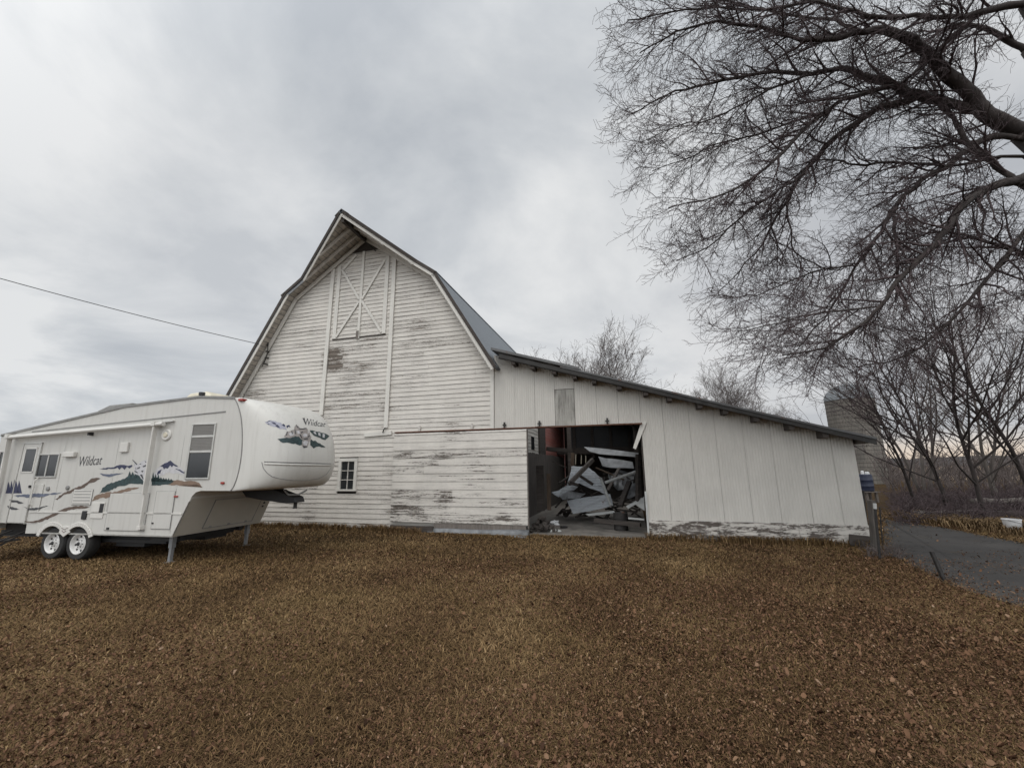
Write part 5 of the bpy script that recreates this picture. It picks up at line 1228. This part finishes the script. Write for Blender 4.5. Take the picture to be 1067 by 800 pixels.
# --- standing bare trees: a few kinds, copied
def make_tree(seed, H, lean, nl, spread, tr_r, dens=1.0, multi=1, twigr=1.0):
    rnd = random.Random(seed); t, c = MB(), MB()
    P = [None,
         dict(seg=9, wob=.07, trop=Vector((0, 0, 1)), tk=.05, rmin=.010, taper=.85, sides=6, dens=1, ang=(25, spread), len=(H * .40, H * .70), r=tr_r * .5, **{'from': .12}, short=.35, trunk_levels=1),
         dict(seg=5, wob=.14, trop=Vector((0, 0, 1)), tk=.08, rmin=.006 * twigr, taper=.75, sides=4, dens=2.0 * dens, ang=(25, 55), len=(H * .09, H * .22), r=.024, **{'from': .18}, short=.3),
         dict(seg=4, wob=.16, trop=Vector((0, 0, 1)), tk=.06, rmin=.0045 * twigr, taper=.6, sides=3, dens=2.9 * dens, ang=(25, 55), len=(H * .04, H * .11), r=.010 * twigr, **{'from': .15}, short=.2),
         dict(seg=2, wob=.2, trop=Vector((0, 0, 1)), tk=.06, rmin=.0038 * twigr, taper=.4, sides=3, dens=4.2 * dens, ang=(25, 60), len=(H * .015, H * .05), r=.006 * twigr, **{'from': .1}, short=.2)]
    for s in range(multi):
        p = Vector((rnd.uniform(-.25, .25) * (multi > 1), rnd.uniform(-.25, .25) * (multi > 1), -.1)); d = Vector((lean[0] + rnd.gauss(0, .12) * (multi > 1), lean[1] + rnd.gauss(0, .12) * (multi > 1), 1)).normalized()
        pts = [p.copy()]; rad = [tr_r * 1.35]; n = 9; hh = H * .72
        for i in range(n):
            d = (d + Vector((rnd.gauss(0, .07), rnd.gauss(0, .07), .05))).normalized(); p = p + d * hh / n; pts.append(p.copy()); rad.append(tr_r * (1 - .8 * (i + 1) / n))
        t.tube(pts, rad, 10)
        P[1]['dens'] = nl / (hh * (1 - P[1]['from'])); spawn((t, c), pts, rad, 0, P, rnd)
        spawn((t, c), pts, rad, 1, P, rnd, .35)
    return t, c
def place_tree(label, kind, px, Y, rot, scale, group, base_y=None):
    q = at_depth(px, 487, Y); o = thing('bare_tree', label, 'tree', (q.x, Y, 0), rot, group); o.scale = (scale,) * 3
    for nm, me in kinds[kind]:
        c = bpy.data.objects.new(nm, me); COL.objects.link(c); c.parent = o
    return o
kinds = {}
for nm, args, mt in (('spread', (31, 11, (-.04, 0), 16, 66, .08, .8, 1, 1.0), ('bark', 'twig')), ('lean', (33, 10.5, (-.26, 0), 11, 62, .08, .62, 1, 1.1), ('bark', 'twig')), ('clump', (35, 10, (0, 0), 7, 52, .075, .8, 3, 1.2), ('bark_pale', 'twig_far')), ('far', (37, 9.6, (0, 0), 15, 46, .07, 1.35, 2, 1.25), ('bark_pale', 'twig_far'))):
    t, c = make_tree(*args)
    a = t.build('trunk', mt[0], smooth=True); b = c.build('crown', mt[1]); kinds[nm] = [('trunk', a.data), ('crown', b.data)]
    bpy.data.objects.remove(a); bpy.data.objects.remove(b)
GT = 'bare trees beyond the drive'
for lab, k, px, Y, rot, sc in (
    ('slim bare tree leaning left just right of the silo', 'lean', 948, 18.5, 0.0, .86),
    ('bare forked tree standing against the sunset gap right of the silo', 'spread', 978, 17.0, .6, .98),
    ('dark bare tree between the forked tree and the right picture edge', 'spread', 1013, 15.0, 2.2, .95),
    ('pale trunked bare tree behind the brush, second from the right edge', 'clump', 1032, 21.0, 1.0, 1.15),
    ('dark bare tree at the far right edge leaning left over the brush', 'lean', 1075, 15.0, -.2, 1.05),
    ('pale many stemmed bare clump behind the slim leaning tree', 'clump', 958, 25, 2.6, 1.2),
    ('bare tree outside the right edge sending twigs in above the wire', 'spread', 1120, 17.0, 4.0, 1.05)):
    place_tree(lab, k, px, Y, rot, sc, GT)
GB = 'bare trees behind the shed roof'
for lab, k, px, Y, rot, sc in (
    ('round bare tree rising behind the shed roof nearest the barn, shorter of the pair', 'far', 583, 36, .4, 1.14),
    ('taller bare tree behind the shed roof beside the barn, right of the pair', 'far', 612, 34, 2.0, 1.36),
    ('low bare tree top showing over the middle of the shed roof', 'far', 738, 42, 1.1, 1.2),
    ('bare tree top over the shed roof just left of the silo', 'far', 776, 40, 3.3, 1.05),
    ('hazy bare tree top against the silo over the shed roof end', 'far', 835, 48, 5.0, .9)):
    place_tree(lab, k, px, Y, rot, sc, GB)
# low thicket along the far side of the drive
m = MB(); rnd = random.Random(77)
for k in range(2600):
    px = rnd.uniform(925, 1170); Y = rnd.uniform(13.5, 26); q = at_depth(px, 487, Y); h = rnd.uniform(.3, 1.35) * (.7 + .5 * noise.noise(Vector((q.x * .7, q.y * .7, 0))))
    p = Vector((q.x, Y, 0)); d = Vector((rnd.gauss(0, .55), rnd.gauss(0, .5), 1)).normalized(); P3 = [p]
    for j in range(4): d = (d + Vector((rnd.gauss(0, .25), rnd.gauss(0, .25), -.12))).normalized(); P3.append(P3[-1] + d * h / 4)
    m.tube(P3, [.012, .011, .010, .008, .006], 3, caps=False)
    for j in range(3):
        b = P3[rnd.randint(1, 4)]; dd = Vector((rnd.gauss(0, 1), rnd.gauss(0, 1), rnd.gauss(.3, .6))).normalized(); m.tube([b, b + dd * .22, b + dd * .4 + Vector((0, 0, -.05))], [.008, .006, .005], 3, caps=False)
tag(m.build('brush_thicket', 'twig'), 'low tangled brown brush along the far side of the drive', 'brush', kind='stuff')
# far-off scrub that closes the horizon behind the drive
m = MB(); rnd = random.Random(91)
for k in range(1500):
    px = rnd.uniform(920, 1250); Y = rnd.uniform(30, 75); q = at_depth(px, 487, Y); h = rnd.uniform(1.0, 5.0) * (.45 + .9 * abs(noise.noise(Vector((q.x * .11, q.y * .09, 4)))))
    p = Vector((q.x, Y, 0)); d = Vector((rnd.gauss(0, .25), rnd.gauss(0, .2), 1)).normalized(); P3 = [p]
    for j in range(4): d = (d + Vector((rnd.gauss(0, .2), rnd.gauss(0, .2), .05))).normalized(); P3.append(P3[-1] + d * h / 4)
    m.tube(P3, [.05, .04, .032, .024, .012], 3, caps=False)
    for j in range(7):
        b = P3[rnd.randint(1, 3)].lerp(P3[4], rnd.random()); dd = Vector((rnd.gauss(0, .8), rnd.gauss(0, .6), rnd.uniform(.2, 1))).normalized(); L = h * rnd.uniform(.12, .32); m.tube([b, b + dd * L * .5, b + dd * L + Vector((0, 0, .1 * L))], [.022, .017, .011], 3, caps=False)
tag(m.build('far_scrub', 'twig_far'), 'grey brown scrub thicket far beyond the drive and the field edge', 'scrub', kind='stuff')
# logs lying in the brush
for lab, px, Y, ln, r_, rz, mt in (('grey log lying in the brush below the forked tree', 975, 15.2, 2.6, .15, .15, 'bark_pale'), ('short dark log in the brush near the right edge', 1042, 14.6, 1.8, .17, -.2, 'bark'), ('long pale fallen trunk resting across the brush at the right edge', 1055, 16.5, 4.0, .12, .05, 'bark_pale')):
    q = at_depth(px, 487, Y); m = MB(); n = 8; m.tube([(ln * (i / n - .5), .05 * math.sin(i * 1.3), r_ * .9 + .02 * math.sin(i * 2.1) + (.35 if 'resting' in lab else 0)) for i in range(n + 1)], [r_ * (1 + .08 * math.sin(i * 1.7)) for i in range(n + 1)], 12)
    o = m.build('fallen_log', mt, smooth=True); o.location = (q.x, Y, 0); o.rotation_euler = (0, 0, rz); tag(o, lab, 'log', 'logs in the brush')
# straw-coloured verge grass
M['straw'] = scatter_mat('straw_verge', [(0, (.09, .058, .030)), (.5, (.17, .112, .058)), (1, (.28, .195, .105))], (.11, .072, .038), .5)
n = 16000; px = rng.uniform(935, 1120, n); py = 541.5 + (px - 935) * .105 + rng.normal(0, 1, n) * 2.6 - 3.5; g = [on_ground(a, b) for a, b in zip(px[:n], py)]
x = np.array([p.x for p in g]); y = np.array([p.y for p in g]); ok = ~in_poly(x, y, dpoly); x, y = x[ok], y[ok]; n = len(x)
az = rng.uniform(0, 6.28, n); L = rng.uniform(.10, .32, n); w = np.full(n, .012); dx, dy = np.cos(az), np.sin(az); off = np.stack([-dy * w, dx * w, 0 * w], 1); ro = np.stack([x, y, 0 * x], 1)
m1 = ro + np.stack([dx * L * .3, dy * L * .3, L * .7], 1); tp = ro + np.stack([dx * L * .75, dy * L * .75, L * .75], 1); i = np.arange(n) * 5
tag(np_mesh('verge_grass', np.stack([ro - off, ro + off, m1 + off * .7, m1 - off * .7, tp], 1).reshape(-1, 3), np.concatenate([np.stack([i, i + 1, i + 2], 1), np.stack([i, i + 2, i + 3], 1), np.stack([i + 3, i + 2, i + 4], 1)]), np.repeat(rng.random(n), 5), 'straw'), 'tufts of straw coloured dry grass along the far edge of the drive', 'grass', kind='stuff')

# ================================================================ SILO
def silo_mat():
    m, nt, b = new_mat('concrete_staves'); tc = N(nt, 'ShaderNodeTexCoord'); sep = N(nt, 'ShaderNodeSeparateXYZ'); nt.links.new(tc.outputs['Object'], sep.inputs[0])
    ang = mathn(nt, 'ARCTAN2', sep.outputs[1], sep.outputs[0]); cmb = N(nt, 'ShaderNodeCombineXYZ'); nt.links.new(mathn(nt, 'MULTIPLY', ang, 2.15), cmb.inputs[0]); nt.links.new(sep.outputs[2], cmb.inputs[1])
    br = N(nt, 'ShaderNodeTexBrick'); br.inputs['Scale'].default_value = 1.0; br.inputs['Brick Width'].default_value = .28; br.inputs['Row Height'].default_value = .76; br.inputs['Mortar Size'].default_value = .012
    br.inputs['Color1'].default_value = (.20, .18, .155, 1); br.inputs['Color2'].default_value = (.155, .140, .122, 1); br.inputs['Mortar'].default_value = (.07, .066, .06, 1); nt.links.new(cmb.outputs[0], br.inputs[0])
    c = mixc(nt, ramp(nt, noise_tex(nt, texco(nt, (1, 1, .3)), .9, 7, .65), [(.4, (0, 0, 0)), (.7, (.7,) * 3)]), br.outputs[0], (.085, .078, .07))
    nt.links.new(c, b.inputs['Base Color']); b.inputs['Roughness'].default_value = .9; bump(nt, b, br.outputs['Fac'], -.4, .02); return m
M['staves'] = silo_mat()
q = at_depth(897, 487, 44); silo = thing('silo', 'round grey concrete stave silo with a metal dome behind the shed end', 'silo', (q.x, 44, 0))
SRr = 2.15; SH = 8.75
m = MB(); m.lathe([(SRr, 0), (SRr, SH)], (0, 0, 0), 'z', 48); m.build('silo_wall', 'staves', silo, smooth='auto')
m = MB(); m.lathe([(SRr + .06, SH + .0)] + [((SRr + .06) * math.cos(a), SH + .06 + 1.75 * math.sin(a)) for a in np.linspace(0, 1.45, 9)], (0, 0, 0), 'z', 24); m.build('dome', 'silo_dome', silo)
m = MB(); z = .4
while z < SH: m.lathe([(SRr + .004, z), (SRr + .022, z + .012), (SRr + .004, z + .024)], (0, 0, 0), 'z', 48); z += .42
m.build('hoop', 'iron', silo)

# ================================================================ FENCE CORNER, POSTS, BARREL, BUCKET
def post(name, label, a, b, mat, rad=None, sq=None, taper=1.0, parts=None, cat='post', group=None):
    """a: pixel of the foot on the ground; b: pixel of the top, at the same distance from the wall plane"""
    g = on_ground(*a); n = Vector((g.x, g.y, 0)).normalized(); t = on_plane(*b, g, n)
    m = MB()
    if rad: m.tube([Vector((0, 0, -.1)), Vector((0, 0, 0)), (t - g) * .5, t - g], [rad, rad, rad * (1 + taper) / 2, rad * taper], 10)
    else: m.beam(Vector((0, 0, -.1)), t - g, sq[0], sq[1], up=(0, 1, 0))
    o = m.build(name, mat, bevel=0 if rad else .008); o.location = g; return tag(o, label, cat, group), g, t
post('fence_post', 'broad weathered grey wooden post leaning by the shed corner', (912, 575), (907.5, 521), 'dark_post', sq=(.10, .13))
post('steel_post', 'thin dark steel post against the edge of the shed wall', (905.5, 567.5), (899, 511), 'iron', rad=.028)
st, g1, t1 = post('steel_post', 'thin dark steel post with a pale tip right of the broad wooden post', (917, 583.5), (911.5, 526), 'iron', rad=.024)
m = MB(); q = t1 - g1; m.tube([q * .93, q * 1.03], .03, 8); m.build('post_tip', 'pale_sheet', st)
post('steel_post', 'short thin rod nearest the drive beside the wooden post', (920, 571), (916.5, 528), 'iron', rad=.014)
post('steel_post', 'lone dark steel post leaning left at the edge of the drive', (985.5, 605), (970.5, 574), 'iron', sq=(.055, .05))
block('timber_block', 'dark timber block lying at the foot of the shed corner', 896, 569.5, .5, .25, .26, -.27, 'dark_timber')
# weeds at the fence corner
m = MB(); rnd = random.Random(9)
for k in range(160):
    g = on_ground(rnd.uniform(903, 942), rnd.uniform(573, 583)); d = Vector((rnd.gauss(0, .5), rnd.gauss(0, .5), 1)).normalized(); h = rnd.uniform(.08, .3)
    m.tube([g, g + d * h * .6, g + d * h + Vector((rnd.gauss(0, .06), rnd.gauss(0, .06), -.03))], [.006, .005, .003], 3, caps=False)
tag(m.build('dry_weeds', 'twig_far'), 'dry weed stalks around the posts at the shed corner', 'weeds', kind='stuff')
# blue barrel behind the shed
q = at_depth(899.5, 487, 22); bl = thing('plastic_barrel', 'blue plastic barrel with white lids behind the shed corner', 'barrel', (q.x, 22, 0))
m = MB(); m.lathe([(.24, .55), (.29, .58), (.3, .8), (.31, .82), (.3, .84), (.3, 1.1), (.31, 1.12), (.3, 1.14), (.29, 1.38), (.25, 1.42)], (0, 0, 0), 'z', 24); m.build('barrel_body', 'blue_plastic', bl, smooth='auto')
m = MB(); m.lathe([(.1, 1.42), (.1, 1.5), (.07, 1.54)], (.1, -.05, 0), 'z', 14); m.lathe([(.07, 1.42), (.07, 1.56), (.04, 1.6)], (-.14, -.05, 0), 'z', 14); m.build('barrel_cap', 'white_plastic', bl)
m = MB()
for dx in (-.25, .25):
    for dy in (-.2, .2): m.box(dx - .05, dx + .05, dy - .05, dy + .05, 0, .5)
m.box(-.4, .4, -.32, .32, .5, .55); o = m.build('pallet_stand', 'grey_timber'); o.location = (q.x, 22, 0); tag(o, 'low timber stand under the blue barrel behind the shed', 'stand')
# white bucket at the far edge of the drive
g = on_ground(1057, 554.5); bk = thing('plastic_bucket', 'white plastic tub standing on the dry grass at the far edge of the drive', 'bucket', g, .4)
m = MB(); m.lathe([(.15, 0), (.165, .02), (.185, .34), (.2, .345), (.2, .36), (.18, .36), (.17, .1), (.02, .09)], (0, 0, .0), 'z', 24); m.build('tub', 'white_plastic', bk, smooth='auto')
m = MB(); m.tube([(-.2, 0, .33), (-.14, -.17, .28), (0, -.235, .24), (.14, -.17, .28), (.2, 0, .33)], .006, 6); m.build('handle', 'iron', bk)

# ================================================================ WIRES
def wire(label, A, Bp, sag, rad=.011):
    m = MB(); n = 24; c = (A + Bp) / 2; m.tube([A.lerp(Bp, i / n) - c - Vector((0, 0, sag * 4 * (i / n) * (1 - i / n))) for i in range(n + 1)], rad, 6); o = m.build('power_line', 'wire'); o.location = c; return tag(o, label, 'cable')
A = at_depth(-160, 244, 9.5); e = to_world_b(LB(270, 358.5, -.45)); wire('black power line running from the left down to the barn eave', A, e, .12, .0115)
wire('thin dark overhead line passing through the bare trees at the right', at_depth(880, 357.5, 30), at_depth(1180, 336, 22), .12, .022)

# ================================================================ SKY AND LIGHT
SUN_EL, SUN_AZ = RAD(54), RAD(205)          # azimuth clockwise from +Y: behind the camera, a little to the left
w = bpy.data.worlds.new('World'); SC.world = w; w.use_nodes = True
nt = w.node_tree; nt.nodes.clear(); out = nt.nodes.new('ShaderNodeOutputWorld')
sky = N(nt, 'ShaderNodeTexSky', sky_type='NISHITA'); sky.sun_disc = False; sky.sun_elevation = SUN_EL; sky.sun_rotation = SUN_AZ
bg1 = N(nt, 'ShaderNodeBackground'); bg1.inputs[1].default_value = .06; nt.links.new(sky.outputs[0], bg1.inputs[0])
tc = N(nt, 'ShaderNodeTexCoord'); sep = N(nt, 'ShaderNodeSeparateXYZ'); nt.links.new(tc.outputs['Generated'], sep.inputs[0])
zc = mathn(nt, 'ADD', mathn(nt, 'MAXIMUM', sep.outputs[2], 0.0), .22)
cmb = N(nt, 'ShaderNodeCombineXYZ'); nt.links.new(mathn(nt, 'DIVIDE', sep.outputs[0], zc), cmb.inputs[0]); nt.links.new(mathn(nt, 'DIVIDE', sep.outputs[1], zc), cmb.inputs[1])
n1 = noise_tex(nt, cmb.outputs[0], 1.25, 9, .56, .35); n2 = noise_tex(nt, cmb.outputs[0], .45, 3, .5, .2)
cl = mathn(nt, 'ADD', mathn(nt, 'MULTIPLY', n1, .72), mathn(nt, 'MULTIPLY', n2, .28))
ccol = ramp(nt, cl, [(.41, (.50, .53, .568)), (.49, (.620, .645, .672)), (.58, (.80, .812, .82))])
def lobe(dirv, lo, hi):
    v = N(nt, 'ShaderNodeVectorMath', operation='DOT_PRODUCT'); nt.links.new(tc.outputs['Generated'], v.inputs[0]); v.inputs[1].default_value = tuple(Vector(dirv).normalized())
    mr = N(nt, 'ShaderNodeMapRange', interpolation_type='SMOOTHSTEP'); nt.links.new(v.outputs['Value'], mr.inputs[0]); mr.inputs[1].default_value = lo; mr.inputs[2].default_value = hi; return mr.outputs[0]
# brighter thin cloud low in the middle, a gap of evening light at the right horizon, brighter overcast overhead and behind
ccol = mixc(nt, mathn(nt, 'MULTIPLY', lobe(ray(690, 350), .86, 1.0), mathn(nt, 'MULTIPLY', n1, .9)), ccol, (.95, .945, .93))
ccol = mixc(nt, mathn(nt, 'MULTIPLY', lobe(ray(210, 235), .955, 1.0), mathn(nt, 'MULTIPLY', n1, .6)), ccol, (.90, .90, .90))
ccol = mixc(nt, mathn(nt, 'MULTIPLY', lobe(ray(1040, 400), .80, .98), .45), ccol, (.47, .475, .50))
hz = N(nt, 'ShaderNodeMapRange', interpolation_type='SMOOTHSTEP'); nt.links.new(sep.outputs[2], hz.inputs[0]); hz.inputs[1].default_value = .07; hz.inputs[2].default_value = .0
ccol = mixc(nt, mathn(nt, 'MULTIPLY', lobe(ray(975, 475), .965, .998), mathn(nt, 'MULTIPLY', hz.outputs[0], .7)), ccol, (.98, .76, .55))
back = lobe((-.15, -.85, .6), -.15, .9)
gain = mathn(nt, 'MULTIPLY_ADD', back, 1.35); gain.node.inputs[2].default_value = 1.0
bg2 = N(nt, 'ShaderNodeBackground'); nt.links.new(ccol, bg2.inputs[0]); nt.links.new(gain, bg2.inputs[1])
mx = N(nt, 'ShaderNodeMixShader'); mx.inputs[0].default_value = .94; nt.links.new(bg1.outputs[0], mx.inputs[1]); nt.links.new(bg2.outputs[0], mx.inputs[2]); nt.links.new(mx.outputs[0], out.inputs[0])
sun = bpy.data.lights.new('sun', 'SUN'); sun.energy = .7; sun.angle = RAD(35); sun.color = (1, .96, .90)
so = bpy.data.objects.new('sun', sun); COL.objects.link(so)
sd = Vector((math.sin(SUN_AZ) * math.cos(SUN_EL), math.cos(SUN_AZ) * math.cos(SUN_EL), math.sin(SUN_EL)))
so.rotation_euler = sd.to_track_quat('Z', 'Y').to_euler(); so.location = (0, -5, 30)

vs_ = SC.view_settings; vs_.view_transform = 'Standard'; vs_.look = 'None'; vs_.exposure = 0; vs_.gamma = 1; vs_.use_curve_mapping = False
SC.cycles.max_bounces = 6; SC.cycles.diffuse_bounces = 4; SC.cycles.glossy_bounces = 2; SC.cycles.transparent_max_bounces = 4
SC.cycles.use_denoising = True
